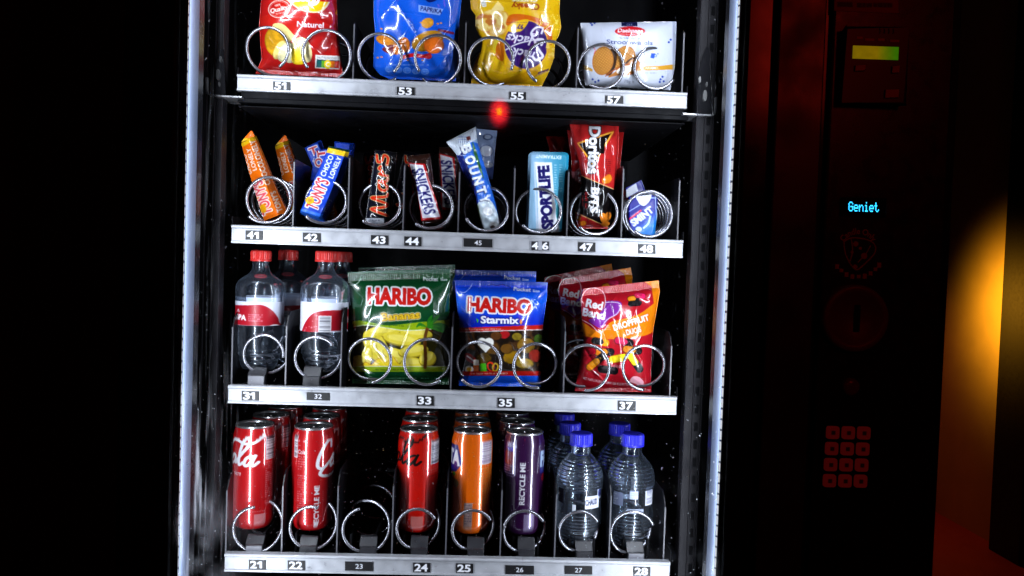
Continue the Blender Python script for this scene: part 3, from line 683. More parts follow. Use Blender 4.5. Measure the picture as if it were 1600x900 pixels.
# ------------------------------------------------------------------ surroundings
FLOOR_Z = -1.25
struct = lambda o: tag(o, kind='structure')
FLM = mat('red_floor', (.40, .055, .03), .5, noise=.12, nscale=7)
struct(MB().box(-4, 5, -4, 6, FLOOR_Z-.1, FLOOR_Z).build('floor', FLM))
WXX = 2.39
WALLM = mat('ochre_plaster', (.62, .48, .20), .75, noise=.16, nscale=9, bump=.4)
wl = MB().box(WXX, WXX+.15, -1.0, 6, FLOOR_Z, 2.4).build('side_wall', WALLM)
tag(wl, 'ochre plaster wall washed by an amber lamp to the right of the vending machine', 'wall')
c1, c2 = at_z(1553, 858, FLOOR_Z), at_z(1591, 885, FLOOR_Z)
po = MB().box(2.322, WXX+.002, c2[1], c1[1], FLOOR_Z+.001, 2.3).build('door_post', mat('post_dark', (.006, .005, .004), .7, noise=.1), bevel=.004)
tag(po, 'narrow dark upright post standing before the amber-lit wall', 'post')
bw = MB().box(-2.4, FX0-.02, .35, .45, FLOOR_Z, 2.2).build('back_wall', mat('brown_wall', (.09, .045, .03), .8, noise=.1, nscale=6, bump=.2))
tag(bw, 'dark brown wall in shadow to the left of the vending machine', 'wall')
# amber lamp in the passage behind the machine, shining across on to the wall
def spot(name, loc, aim, watt, col, ang, r=.04, blend=1.0):
    l = bpy.data.lights.new(name, 'SPOT'); l.energy = watt; l.color = col; l.spot_size = math.radians(ang); l.spot_blend = blend; l.shadow_soft_size = r
    o = bpy.data.objects.new(name, l); COL.objects.link(o); o.location = loc; o.rotation_euler = (mathutils.Vector(aim)-mathutils.Vector(loc)).to_track_quat('-Z', 'Y').to_euler(); return o
hot = at(1562, 484, 2.36); hot[0] = WXX
spot('amber_lamp', tuple(at(1452, 455, 2.35)), tuple(hot), 30, (1, .43, .024), 102, .13)
spot('red_floor_fill', (1.95, 3.1, .3), (2.2, 2.4, FLOOR_Z), 9, (1, .20, .05), 70, .1)  # added red spot without a fixture, brightens the floor patch
# red lamp behind the camera; plus an added red light for the column's sheen
def mirror_place(px, py, yg, dist):
    g = at(px, py, yg); d = g-CAM; d /= np.linalg.norm(d); d[1] *= -1; return g+d*dist, d
lpos, ld = mirror_place(780, 177, YD-.0045, 2.4)
mm, t, p = newmat('red_lamp_globe'); t.nodes.remove(p); N = t.nodes.new; out = t.nodes['Material Output']
tc = N('ShaderNodeTexCoord'); ln = N('ShaderNodeVectorMath'); ln.operation = 'LENGTH'
mp = N('ShaderNodeMapping'); mp.inputs['Scale'].default_value = (1, 0, .72); t.links.new(tc.outputs['Object'], mp.inputs[0]); t.links.new(mp.outputs[0], ln.inputs[0])
cr_ = N('ShaderNodeValToRGB'); cr_.color_ramp.interpolation = 'EASE'; e = cr_.color_ramp.elements
e[0].position = 0; e[0].color = (1, .42, .0, 1); e[1].position = 1; e[1].color = (.0, 0, 0, 1)
for pos, c_ in ((.16, (1, .30, 0, 1)), (.26, (.85, .02, .02, 1)), (.55, (.6, .008, .015, 1)), (.82, (.12, .001, .004, 1))): k = e.new(pos); k.color = c_
mu = N('ShaderNodeMath'); mu.operation = 'MULTIPLY'; mu.inputs[1].default_value = 1/.047; t.links.new(ln.outputs['Value'], mu.inputs[0]); t.links.new(mu.outputs[0], cr_.inputs[0])
em = N('ShaderNodeEmission'); em.inputs[1].default_value = 22; t.links.new(cr_.outputs[0], em.inputs[0]); t.links.new(em.outputs[0], out.inputs[0])
rp, rdv = mirror_place(1238, 62, YP, 1.7)
area('red_column_fill', tuple(rp), tuple(-rdv), .22, .40, .6, (1, .03, .015))  # no sign stands here: added to give the column its red sheen
b = MB(); th = np.linspace(0.001, math.pi-.001, 24); b.lathe([(.047*math.sin(q), lpos[2]+.065*math.cos(q)) for q in th], lpos[0], lpos[1], 40)
o = b.build('red_lamp', mm, smooth=True, origin=lpos); tag(o, 'glowing red lamp globe whose reflection shows in the glass below number 55', 'lamp')

# ------------------------------------------------------------------ goods, top shelf
def chip(A, cx, cy, rx, ry, rot, c, seed=0, edge=.75):
    m = A.ell(cx, cy, rx, ry, rot); n = A.noise(max(3, rx*.5), seed)
    A.mix(m, np.array(c)*edge); A.mix(A.ell(cx-.05*rx, cy-.06*ry, rx*.88, ry*.88, rot), c); A.mix(m & (n > .56), np.minimum(1, np.array(c)*1.12), .6); A.mix(m & (n < .42), np.array(c)*.82, .5)
A = Art(392, -80, 546, 126, (.71, .09, .085)); n_ = A.noise(60, 1)
A.mix(n_ > .52, (.86, .17, .08), .35)
A.mix(A.poly(crv([(446, -3), (450, 2), (470, 16), (494, 20), (508, 14), (517, -2), (518, -30), (484, -48), (450, -30)], 6, True)), (.96, .90, .72))
A.mix(A.poly(crv([(449, -4), (454, 2), (471, 14), (494, 18), (506, 12), (515, -2), (515, -30), (484, -45), (453, -30)], 6, True)), (.93, .75, .06))
A.mix(A.poly(crv([(440, -26), (480, -32), (524, -26), (526, 0), (500, 2), (470, -4), (442, -2)], 6, True)), (.80, .06, .10))
A.mix(A.text('Lay', 478, -10, 22, 52, 2, .035, .15), WHITE); A.mix(A.stroke(crv([(500, -12), (497, 2), (490, 7), (484, 4)], 6), 4), WHITE)
A.mix(A.ring(436, 14, 17, 14, 1.1, 8), (.95, .85, .80)); A.mix(A.ring(436, 14, 14.6, 11.8, .6, 8), (.95, .85, .80), .7)
A.mix(A.text('Quality', 436, 14, 6.5, 28, 14, .03, .25), (.97, .90, .86)); A.mix(A.text('100%', 434, 8, 3, 9, 10, .02), (.97, .9, .86)); A.mix(A.text('POTATOES', 439, 20.5, 2.6, 16, 12, .01), (.97, .9, .86))
A.mix(A.text('Naturel', 485, 38.5, 8.2, 42, -3, .022), WHITE)
A.mix(A.poly(crv([(426, 40), (434, 36), (444, 39), (455, 50), (460, 58), (450, 66), (432, 60)], 5, True)), (.90, .82, .52))
chip(A, 430, 66, 16, 23, 12, (.83, .60, .10), 3); 
for cx, cy, rx, ry, ro, c in ((437, 78, 8, 16, -28, (.91, .80, .45)), (446, 81, 10, 17, -30, (.90, .86, .66)), (455, 84, 10, 15, -20, (.88, .85, .68))): chip(A, cx, cy, rx, ry, ro, c, int(cx), .85)
A.mix(A.ell(470, 79, 16, 21), (.86, .82, .58)); A.mix(A.ell(469, 84, 13, 17), (.88, .76, .12)); A.mix(A.ell(478, 80, 9, 18, 10), (.90, .84, .60)); A.mix(A.ell(466, 92, 11, 9), (.92, .78, .10))
A.mix(A.rect(492.5, 86.5, 531, 107.5, -3), (.93, .92, .90)); A.mix(A.rect(494.5, 93.5, 530, 106, -3), (.15, .25, .3))
for i, c in enumerate(((.04, .35, .35), (.35, .62, .12), (.93, .75, .05), (.88, .42, .08), (.82, .16, .08))): A.mix(A.rect(495.3+i*7, 94.5+i*.3, 502+i*7, 105.2+i*.3, -3), c)
A.mix(A.ell(512, 100.5, 5.5, 7), (.95, .80, .10)); A.mix(A.text('C', 512, 100.5, 7, 6, -3, .02), WHITE); A.mix(A.text('NUTRI-SCORE', 511, 90.5, 3.2, 30, -3, .01), (.45, .45, .48))
A.mix(A.poly([(524, 20), (530, 8), (530, 11), (525, 24)]), (.9, .6, .1))
bag('snack_bag', 'red potato crisp bag with the word Naturel, standing above number 51', 'crisp bag', None, [(412, -80), (408, 0), (405, 40), (407, 70), (409, 92), (399, 115)], [(525, -80), (526, 0), (528, 45), (531, 78), (534, 100), (536, 121)], A, .052, .026, .06, .97, seed=11, wr=.0020, backcol=(.6, .1, .1), lean=.006)

A = Art(578, -75, 730, 132, (.06, .35, .84)); A.mix(A.noise(70, 5) > .53, (.10, .38, .90), .4)
A.mix(A.poly([(654, 7.5), (693, 14), (687, 24), (654, 18.5)]), (.50, .64, .93)); A.mix(A.text('PAPRIKA', 674, 15.7, 6.6, 34, -9, .015), (.05, .08, .36))
A.mix(A.poly(crv([(664, -2), (672, 4), (684, -2), (680, -14), (668, -12)], 5, True)), (.04, .10, .40))
chip(A, 668, 36, 10, 8, 20, (.90, .62, .18), 2); A.mix(A.poly([(655, 35), (668, 32), (664, 40)]), (.88, .6, .18))
chip(A, 603, 63, 16, 8, -14, (.88, .52, .12), 4); chip(A, 608, 66, 9, 6, -30, (.9, .56, .16), 5); A.mix(A.poly(crv([(598, 75), (612, 70), (622, 78), (614, 86), (600, 80)], 5, True)), (.45, .05, .10))
chip(A, 622, 74, 7, 12, -20, (.87, .47, .12), 6); chip(A, 632, 70, 9, 12, 10, (.85, .45, .12), 7); chip(A, 668, 64, 26, 15, 20, (.72, .50, .10), 8); chip(A, 678, 71, 16, 13, 5, (.85, .40, .10), 9)
A.mix(A.stroke(crv([(628, 90), (645, 86), (660, 88), (671, 86)], 6), 6), (.75, .06, .10)); A.mix(A.ell(669, 88, 6, 4), (.82, .10, .14)); A.mix(A.stroke([(686, 47), (708, 52)], 4), (.45, .06, .22))
for x, y in ((596, 45), (590, 90), (596, 89), (684, 37), (689, 36), (660, 94), (637, 94)): A.mix(A.ell(x, y, 2, 1.2), (.88, .55, .14))
A.lines(606, 99, 670, 104, 1, (.75, .82, 1), 3, .7, w=1.2)
for i, x in enumerate((608, 622, 636, 650, 664)): A.mix(A.ell(x, 108+i*1, 6.2, 5), (.22, .48, .95)); A.mix(A.ring(x, 108+i, 6.2, 5, .8), (.6, .75, 1), .6); A.lines(x-4, 104+i, x+4, 112+i, 3, (.8, .88, 1), i, .6, w=.9)
bag('snack_bag', 'blue bag of paprika corn snacks with folded corners, standing above number 53', 'crisp bag', None, [(585, -75), (584, 0), (584, 25), (586, 48), (584, 80), (583, 105), (594, 117), (608, 123)], [(722, -75), (721, 0), (718, 30), (716, 60), (715, 95), (712, 127)], A, .056, .028, .06, .98, seed=24, wr=.0024, backcol=(.05, .2, .6))

A = Art(728, -65, 882, 140, (.86, .66, .04)); A.mix(A.noise(40, 5) > .52, (.90, .73, .10), .5)
A.mix(A.text('Cheeky', 821, 10, 9, 44, 178, .035), (.62, .22, .05)); A.mix(A.text('CHEESE', 820, -1, 6.5, 40, 178, .03), (.90, .88, .82))
A.mix(A.poly(crv([(748, 24), (790, 18), (795, 40), (786, 54), (760, 52), (744, 42)], 5, True)), (.85, .62, .20)); n_ = A.noise(9, 8); q = A.poly(crv([(746, 26), (768, 15), (790, 20), (794, 40), (784, 53), (762, 51), (744, 42)], 6, True)); A.mix(q, (.88, .70, .30)); A.mix(q & (n_ > .55), (.95, .84, .50), .9); A.mix(q & (n_ < .42), (.72, .38, .12), .8)
A.mix(A.poly([(778, 1), (787, 12), (787, 17), (768, 15)]), (.97, .86, .52)); A.mix(A.poly([(750, 0), (759, 0), (760, 10), (754, 11)]), (.90, .90, .88)); A.lines(752, 2, 759, 9, 4, (.5, .45, .3), 4)
A.mix(A.poly(crv([(792, 40), (796, 24), (815, 22), (840, 28), (860, 40), (862, 70), (850, 60), (820, 34)], 5, True)), (.80, .38, .05)); A.mix(A.poly(crv([(774, 70), (784, 62), (788, 80), (786, 95), (778, 92), (773, 82)], 5, True)), (.82, .42, .04))
A.mix(A.poly(crv([(774, 62), (786, 58), (776, 70), (774, 84), (770, 75)], 4, True)), (.92, .80, .18))
rng = np.random.default_rng(4)
for k in range(42): a, b_ = rng.uniform(840, 872), rng.uniform(22, 48); A.mix(A.ell(a, b_, 1.1, 1.1), (.96, .86, .35))
A.mix(A.ell(822, 70, 35, 39), (.92, .68, .20)); A.mix(A.ell(822, 70, 33.5, 37.5), (.22, .10, .42))
A.mix(A.poly(crv([(792, 47), (800, 50), (815, 48), (826, 33), (820, 30), (800, 36)], 5, True)), (.90, .72, .10)); A.mix(A.text('97', 813, 41.5, 7, 10, 170, .04), (.22, .10, .42)); A.mix(A.text('kcal', 803, 44, 4, 8, 165, .02), (.22, .1, .42)); A.lines(793, 34, 823, 36, 1, (.3, .15, .4), 3, .7)
A.mix(A.text('Jacks', 812, 62, 13, 42, 172, .02, .25), (.90, .88, .95)); A.mix(A.text('a', 833, 56, 8, 9, 172, .02, .25), (.90, .88, .95)); A.mix(A.stroke(crv([(846, 52), (848, 44), (838, 43), (830, 52), (834, 62)], 6), 3), (.9, .88, .95))
A.mix(A.text('nack', 816, 84, 13, 36, 168, .025, .25), (.90, .88, .95)); A.mix(A.stroke(crv([(846, 70), (848, 62), (836, 64), (842, 78), (848, 88), (838, 94), (832, 88)], 6), 4), (.92, .90, .96)); A.mix(A.stroke(crv([(790, 78), (810, 68), (836, 62)], 5), 2), (.9, .88, .95))
for k in range(26): a, b_ = rng.uniform(855, 866), rng.uniform(62, 104); A.mix(A.ell(a, b_, 2.4, 2), ((.95, .80, .35), (.88, .66, .2))[k % 2])
A.mix(A.poly([(832, 116), (858, 107), (856, 112), (834, 121)]), (.28, .12, .30)); A.mix(A.text('caramelo', 846, 114.5, 3.6, 22, 20, .02), (.92, .78, .35))
A.mix(A.poly(crv([(744, 110), (765, 126), (800, 120), (834, 108), (838, 118), (800, 134), (750, 134)], 5, True)), (.80, .58, .03))
bag('snack_bag', 'yellow cheese cracker bag standing upside down with a purple disc, above number 55', 'crisp bag', None, [(733, -65), (735, 0), (736, 14), (743, 24), (743, 42), (748, 54), (754, 62), (751, 80), (744, 95), (738, 110), (736, 131)], [(872, -65), (875, 0), (874, 20), (877, 42), (873, 56), (867, 66), (866, 90), (858, 112), (846, 136)], A, .054, .027, .06, .985, seed=37, wr=.0024, backcol=(.7, .5, .05))

A = Art(898, 28, 1064, 146, (.76, .78, .84))
A.mix(A.rect(971, 30, 996, 41), (.07, .09, .25)); A.mix(A.text('EST', 984, 38.5, 2.6, 9, -1), (.6, .65, .8))
A.mix(A.ell(984.5, 49, 23.8, 7.6), (.75, .08, .12)); A.mix(A.text('Daelmans', 985, 47.8, 5.6, 39, -1, .025, .2), WHITE); A.mix(A.text('since 1904', 985, 53.6, 2, 15, -1), WHITE)
A.mix(A.text('The Netherlands Original', 985, 59.5, 2.6, 36, -1, 0), (.35, .38, .5)); A.mix(A.text('Stroopwafels', 984, 66, 6.6, 72, -1.5, .008), (.12, .17, .40))
def waffle(cx, cy, rx, ry, rot):
    m = A.ell(cx, cy, rx, ry, rot); A.mix(m, (.66, .42, .17)); mi = A.ell(cx, cy, rx-1.6, ry-1.6, rot)
    u = (A.X-cx)*.82+(A.Y-cy)*.57; v = -(A.X-cx)*.57+(A.Y-cy)*.82; A.mix(mi, (.80, .58, .28)); A.mix(mi & ((np.mod(u, 3.4) < 1.1) | (np.mod(v, 3.4) < 1.1)), (.58, .34, .12), .85)
A.mix(A.poly([(910, 100), (926, 108), (926, 112), (911, 108)]), (.76, .56, .18))
A.mix(A.poly(crv([(1000, 103), (1010, 106), (1030, 103), (1055, 101), (1055, 107), (1030, 109), (1005, 110), (996, 111)], 4)), (.80, .58, .18)); A.mix(A.rect(998, 103, 1056, 109.5, 2), (.78, .56, .17)); A.mix(A.text('CARAMEL', 1017, 106.3, 3.8, 26, 1, .02), (.97, .95, .90))
waffle(976, 93, 17, 22, -18); A.mix(A.ell(954, 97, 9, 22, -12), (.16, .09, .05), .9); waffle(942, 95, 16.5, 22.5, -8)
A.mix(A.poly(crv([(980, 100), (990, 92), (1000, 98), (994, 112), (980, 118), (966, 118), (950, 120)], 5, True)), (.70, .44, .20)); A.mix(A.poly(crv([(964, 110), (974, 104), (986, 103), (984, 112), (966, 115)], 5, True)), (.93, .90, .85)); A.mix(A.stroke(crv([(946, 119), (962, 108), (982, 100), (994, 106), (986, 116)], 6), 1.8), (.62, .30, .12)); A.mix(A.stroke(crv([(978, 99), (986, 92), (994, 90)], 5), 2.5), (.2, .1, .06))
A.mix(A.rect(1017, 83, 1023, 91, -12), (.15, .32, .72)); A.mix(A.ell(1020, 81, 4, 2.4), (.85, .78, .66)); A.mix(A.ring(1024, 87, 2.4, 2.4, .9), (.15, .32, .72))
for x, y in ((1007, 85), (1028, 84)): A.mix(A.ell(x, y, 1.1, 1.1), (.3, .38, .6))
A.lines(1006, 113, 1026, 115, 1, (.45, .48, .58), 5, .8, w=1); A.mix(A.text('78g e', 983, 127, 4.6, 16, -1, .01), (.45, .47, .52))
for x, y in ((925, 39), (929, 36), (923, 36), (1032, 124), (1035, 120), (1037, 127), (1031, 128), (926, 124), (930, 128), (935, 126), (1048, 62), (1045, 66)): A.mix(A.ell(x, y, 1.7, 1.7), (.15, .25, .62))
A.mix(A.stroke(crv([(925, 72), (930, 78), (928, 84)], 4), 1), (.85, .3, .4)); A.mix((A.X < 923) & (np.mod(A.X, 2.6) < .8), (.70, .73, .80), .5); A.mix(A.X > 1051, (.55, .58, .66), .7)  # thin pink stroke at the left is a painted reflection
bag('waffle_pack', 'white flow-wrapped caramel waffle pack behind two coils above number 57', 'waffle pack', None, [(907, 36), (909, 60), (910, 90), (911, 112), (915, 133)], [(1057, 33.5), (1056, 70), (1054, 105), (1047, 141)], A, .046, .017, 0, 1, seed=45, wr=.0009, creases=4, backcol=(.7, .7, .75), prof=lambda s, t: (np.clip(1-np.abs(2*s-1.0)**4, 0, 1))**.8*np.clip(1-np.abs(2*t-1)**4, 0, 1)**.7)

# ------------------------------------------------------------------ second shelf: bars, gum, mints
ridge = lambda m: (lambda s, t: np.where(s < m, np.clip(s/m, 0, 1), np.clip((1-s)/(1-m), 0, 1))**.9)
BARS = 'chocolate bars on the second shelf'
def bar_dir(x0, y0, x1, y1): return math.degrees(math.atan2(-(y1-y0), x1-x0))
OR = (.93, .42, .04)
A = Art(368, 196, 456, 354, OR)
A.mix(A.poly([(370, 224), (400, 206), (402, 217), (374, 232)]), (.95, .74, .08)); A.lines(376, 219, 398, 222, 1, (.8, .5, .05), 2)
al = bar_dir(432, 334, 391, 221); A.mix(A.text("TONY'S", 432, 315, 8.5, 34, al, .02), (.97, .93, .90)); A.mix(A.text('CHOCOLONELY', 406.5, 254, 8.5, 74, al, .015), (.97, .93, .90))
a2_ = bar_dir(415, 338, 381, 225)
m = A.text("TONY'S", 410, 309, 15, 54, a2_+1, .03); A.mix(A.grow(m, 1.5), (.97, .90, .86)); A.mix(m, (.90, .30, .36))
A.mix(A.text('CHOCO', 386, 257, 6, 32, a2_, .02), (.97, .92, .9)); A.mix(A.text('LONELY', 393, 249, 6.5, 36, a2_, .02), (.97, .92, .9)); A.mix(A.ell(411, 326, 5, 7, 15), (.96, .66, .05))
A.mix(A.poly([(413, 346), (414, 339), (432, 333), (448, 328), (448, 333)]), (.88, .40, .05))
tony_o = bag('chocolate_bar', 'orange chocolate bar leaning to the left inside the coil above number 41', 'chocolate bar', BARS, [(377, 224), (389, 268), (404, 318), (413, 345)], [(397, 211), (414, 252), (433, 299), (448, 331)], A, .050, .022, 0, 1, material=CARTON, prof=ridge(.60), wr=.0003, creases=3, seed=3, depth=.012, backcol=OR)
fl = Art(374, 200, 400, 228, OR); fl.mix(fl.Y > 216, (.95, .74, .08))
film('end_flap', [(392, 204), (384, 213), (377, 222)], [(394, 205), (396, 209), (398, 213)], fl, .041, .001, CARTON, tony_o, wr=.0002, ta=0, tb=1, creases=0, backcol=OR)
for dx, dy, Yd, an_, tx in ((30, -2, .130, 0, 'behind the leaning orange one'), (62, 18, .200, 0, 'half hidden at the divider, third in line')):
    c = copy_tree(tony_o, None, 'orange chocolate bar '+tx); b0 = np.array(tony_o.location); c.location = (b0[0]+dx*.00075, Yd-.0, b0[2]+(.006 if dx < 40 else -.008)); c.rotation_euler = (0, math.radians(2 if dx < 40 else 11), 0)
BL = (.05, .24, .72)
A = Art(458, 215, 556, 352, BL)
A.mix(A.poly([(511, 229), (546, 237), (544, 246), (509, 238)]), (.92, .74, .10)); A.lines(513, 235, 542, 240, 1, (.5, .35, .05), 2); A.mix(A.poly([(512, 224), (548, 230), (546, 238), (511, 230)]), (.05, .22, .20))
al = bar_dir(487, 338, 529, 240)
m = A.text("TONY'S", 496, 303, 18, 50, al, .03); A.mix(A.grow(m, 1.5), (.93, .92, .95)); A.mix(m, (.72, .08, .12))
A.mix(A.text('CHOCO', 511, 259, 8, 35, al, .02), WHITE); A.mix(A.text('LONELY', 523.5, 261.5, 7.5, 36, al, .02), WHITE); A.mix(A.ell(484, 313, 7, 6), (.95, .68, .08)); A.mix(A.ell(484, 313, 3, 2.6), (.88, .5, .05))
A.mix(A.poly([(465, 334), (469, 325), (508, 336), (505, 347)]), (.16, .42, .88)); A.mix(A.text("TONY'S", 512, 322, 4.5, 22, al-3, .02), (.85, .87, .95))
box_s = lambda s, t: np.clip(np.minimum(s/.05, (1-s)/.22), 0, 1)*np.clip(np.minimum(t/.03, (1-t)/.05), 0, 1)**.7
tony_b = bag('chocolate_bar', 'blue chocolate bar leaning right, in front of the others above number 42', 'chocolate bar', BARS, [(514, 228), (495, 272), (478, 309), (466, 334)], [(549, 235), (536, 275), (524, 305), (506, 347)], A, .050, .016, 0, 1, material=CARTON, prof=box_s, wr=.0003, creases=3, seed=5, depth=.014, backcol=BL)
def blue_behind(label, q, Yd, txt):
    B = Art(min(x for x, _ in q)-3, min(y for _, y in q)-3, max(x for x, _ in q)+3, max(y for _, y in q)+3, BL)
    if txt: 
        for (s_, x, y, h, w, a) in txt: m = B.text(s_, x, y, h, w, a, .03); B.mix(B.grow(m, 1.2), WHITE); B.mix(m, (.72, .08, .12))
    bag('chocolate_bar', label, 'chocolate bar', BARS, [q[0], q[3]], [q[1], q[2]], B, Yd, .012, 0, 1, material=CARTON, prof=box_s, wr=.0002, creases=2, seed=int(q[0][0]), depth=.012, backcol=BL)
blue_behind('blue chocolate bar tilted steeply left behind the divider above number 42', [(476, 231), (501, 219), (520, 262), (494, 272)], .135, [('T', 490, 236, 12, 14, 20), ('O', 497, 252, 12, 14, 20)])
blue_behind('blue chocolate bar with a red letter T, just behind the front blue bar', [(493, 236), (521, 231), (505, 285), (484, 285)], .100, [('T', 502, 240, 12, 16, 98), ('O', 498, 254, 11, 14, 98)])
blue_behind('plain blue chocolate bar end at the back right above number 42', [(523, 221), (553, 224), (548, 262), (520, 262)], .120, None)
# mars-like bar
def letters_path(A, paths, tr, w, col, out, outw):
    for wd, c in ((w+outw, out), (w, col)):
        for p in paths: A.mix(A.stroke(np.array([tr(x, y) for x, y in crv(p, 6)]), wd), c)
A = Art(560, 228, 634, 360, (.035, .030, .040))
A.mix(A.poly([(588, 236), (610, 236), (608, 352), (571, 352)]), (.045, .05, .10))
MP = [[(0, 0), (.35, 1.35), (.45, .3), (.62, .05), (.95, 1.35), (1.0, .2), (1.15, 0)], [(1.75, .75), (1.45, .7), (1.32, .3), (1.5, .05), (1.75, .4), (1.85, .75), (1.80, .2), (1.95, .02)], [(2.1, .05), (2.2, .7), (2.3, .45), (2.5, .75), (2.62, .6)], [(3.2, .95), (2.85, .85), (2.9, .55), (3.2, .35), (3.05, .02), (2.7, .1)]]
tr = lambda x, y: (605.5-y*19+x*.4, 337-x*29.5)
letters_path(A, MP, tr, 3.4, (.82, .15, .05), (.84, .72, .48), 1.7)
A.mix(A.rect(572, 341, 600, 352), (.80, .82, .86)); A.lines(575, 343, 597, 350, 3, (.2, .2, .3), 4, .8, w=1.2); A.mix(A.stroke([(587, 240), (571, 346)], .8), (.5, .5, .52))
flow = lambda s, t: np.clip(1-np.abs(2*s-1)**2.6, 0, 1)**.6*np.clip(1-np.abs(2*t-1)**7, 0, 1)**.6
mars = bag('chocolate_bar', 'black wrapped chocolate bar with red script lettering, upright above number 43', 'chocolate bar', BARS, [(586, 234), (582, 262), (570, 351)], [(620, 238), (617, 270), (608, 354)], A, .050, .018, .07, .985, prof=flow, wr=.0010, seed=8, backcol=(.03, .03, .04))
c = copy_tree(mars, None, 'black wrapped chocolate bar in shadow, tilted left behind the upright one'); c.location = (mars.location[0]-.024, .185, mars.location[2]+.014); c.rotation_euler = (0, math.radians(-7), 0)
c = copy_tree(mars, None, 'black wrapped chocolate bar at the back right above number 43'); c.location = (mars.location[0]+.022, .160, mars.location[2]+.014); c.rotation_euler = (0, math.radians(4), 0)
# nougat bar, red white and blue panel
A = Art(626, 232, 704, 362, (.17, .085, .060))
q = [(640, 256), (661, 258), (668, 282), (688, 339), (660, 341), (652, 300)]
A.mix(A.poly([(638, 254), (664, 256), (671, 282), (692, 342), (658, 345), (650, 300)]), (.72, .06, .08)); A.mix(A.poly(q), (.92, .92, .95))
al = bar_dir(650, 262, 672, 336); A.mix(A.text('SNICKERS', 662, 299, 17, 74, al, .03, .12), (.10, .10, .42)); A.mix(A.stroke([(661, 346), (662, 353)], 1), (.7, .7, .7))
snick = bag('chocolate_bar', 'brown nougat bar with white panel and red edge, front one above number 44', 'chocolate bar', BARS, [(636, 244), (644, 285), (654, 330), (657, 353)], [(672, 240), (678, 285), (692, 330), (696, 348)], A, .052, .017, .08, .97, prof=flow, wr=.0010, seed=13, backcol=(.15, .08, .05))
c = copy_tree(snick, None, 'brown nougat bar with a faint panel, behind the lit one and leaning right'); c.location = (snick.location[0]+.022, .118, snick.location[2]+.018); c.rotation_euler = (0, math.radians(11), 0)
# coconut bar
A = Art(690, 190, 796, 370, (.62, .74, .90))
A.mix(A.poly([(700, 236), (728, 218), (750, 225), (772, 300), (786, 362), (764, 362), (735, 280)]), (.16, .42, .85)); A.mix(A.poly([(712, 232), (722, 240), (742, 285), (750, 330), (738, 320), (720, 270)]), (.09, .14, .45)); A.mix(A.poly(crv([(697, 222), (742, 198), (746, 210), (744, 218), (725, 228), (716, 243)], 4, True)), (.85, .89, .94))
A.mix(A.poly(crv([(738, 222), (743, 232), (752, 262), (756, 280), (748, 262), (740, 238)], 4, True)), (.20, .42, .22)); A.mix(A.poly(crv([(746, 320), (764, 312), (776, 330), (782, 362), (752, 362)], 5, True)), (.80, .86, .90)); A.mix(A.poly(crv([(746, 318), (750, 335), (755, 362), (750, 362), (744, 335)], 3, True)), (.62, .74, .50))
A.lines(716, 212, 736, 224, 3, (.25, .4, .75), 6, .7, w=1.1, ang=0); A.mix(A.rect(729, 213, 735, 219, 20), (.45, .2, .2))
for ch, x, y, w, h in (('B', 729, 233, 12, 14), ('O', 735, 250, 12, 14), ('U', 741, 266, 12, 13), ('N', 747, 282, 12, 13), ('T', 752.5, 297, 11, 12), ('Y', 757.5, 311, 11, 12)):
    m = A.text(ch, x, y, w+2, h, -72, .05); A.mix(np.roll(m, (3, -3), (0, 1)), (.05, .08, .28)); A.mix(m, (.93, .95, .97))
for x, y, r in ((763, 331, 9.5), (772, 353, 8)): A.mix(A.ell(x, y, r, r*.85, -20), (.72, .76, .80)); A.mix(A.ell(x-.6, y-.8, r*.8, r*.66, -20), (.95, .96, .97))
A.mix(A.ell(770, 355, 4, 3), (.3, .25, .25))
bount = bag('chocolate_bar', 'blue and white coconut bar tilted left with a frayed white end, above number 45', 'chocolate bar', BARS, [(697, 222), (713, 241), (724, 272), (740, 310), (756, 361)], [(743, 198), (746, 222), (765, 284), (783, 340), (788, 358)], A, .054, .021, .10, .985, prof=flow, wr=.0016, seed=15, crimp=.0012, backcol=(.3, .5, .8))
B = Art(740, 195, 782, 282, (.55, .62, .76)); B.mix(B.ell(762, 214, 8, 5), (.3, .36, .5)); B.mix(B.ell(762, 214, 5, 3), (.7, .75, .85)); B.mix(B.ell(760, 236, 11, 10), (.75, .79, .86)); B.mix(B.ring(760, 236, 11, 10, 1.4), (.35, .42, .58)); B.mix(B.Y > 256, (.25, .33, .60), .8); B.mix(B.ell(763, 258, 8, 4), (.7, .75, .82))
bag('chocolate_bar', 'pale coconut bar standing upright in the shade behind the tilted blue one', 'chocolate bar', BARS, [(744, 201), (746, 240), (748, 280)], [(777, 204), (773, 240), (770, 280)], B, .120, .014, .12, 1, seed=16, wr=.001, backcol=(.4, .5, .6))
# gum blister
A = Art(816, 230, 894, 368, (.55, .72, .84)); f = np.clip((A.X-838)/50, 0, 1)[..., None]; A.a = A.a*(1-f)+np.array((.10, .50, .62))*f
A.mix(A.poly([(836, 253), (862, 254), (865, 300), (874, 364), (841, 364), (840, 300)]), (.90, .91, .95)); A.mix(A.poly([(834, 253), (836, 253), (841, 364), (838, 364)]), (.75, .82, .90)); A.mix(A.stroke([(862, 254), (866, 310), (875, 364)], 1.0), (.75, .85, .9))
m = A.text('SPORTLIFE', 852.5, 308.5, 16, 100, 94, .06); A.mix(m, (.09, .07, .36))
A.mix(A.text('EXTRAMINT', 857, 245, 5.2, 40, 177, .02), (.88, .94, .97)); A.lines(866, 256, 870, 310, 14, (.8, .92, .95), 2, .7, w=1.3); A.lines(874, 256, 879, 300, 12, (.75, .9, .93), 3, .6, w=1.2); A.mix(A.ell(872, 330, 4, 14), (.10, .42, .48)); A.mix(A.ring(872, 330, 4, 14, .8), (.6, .85, .88))
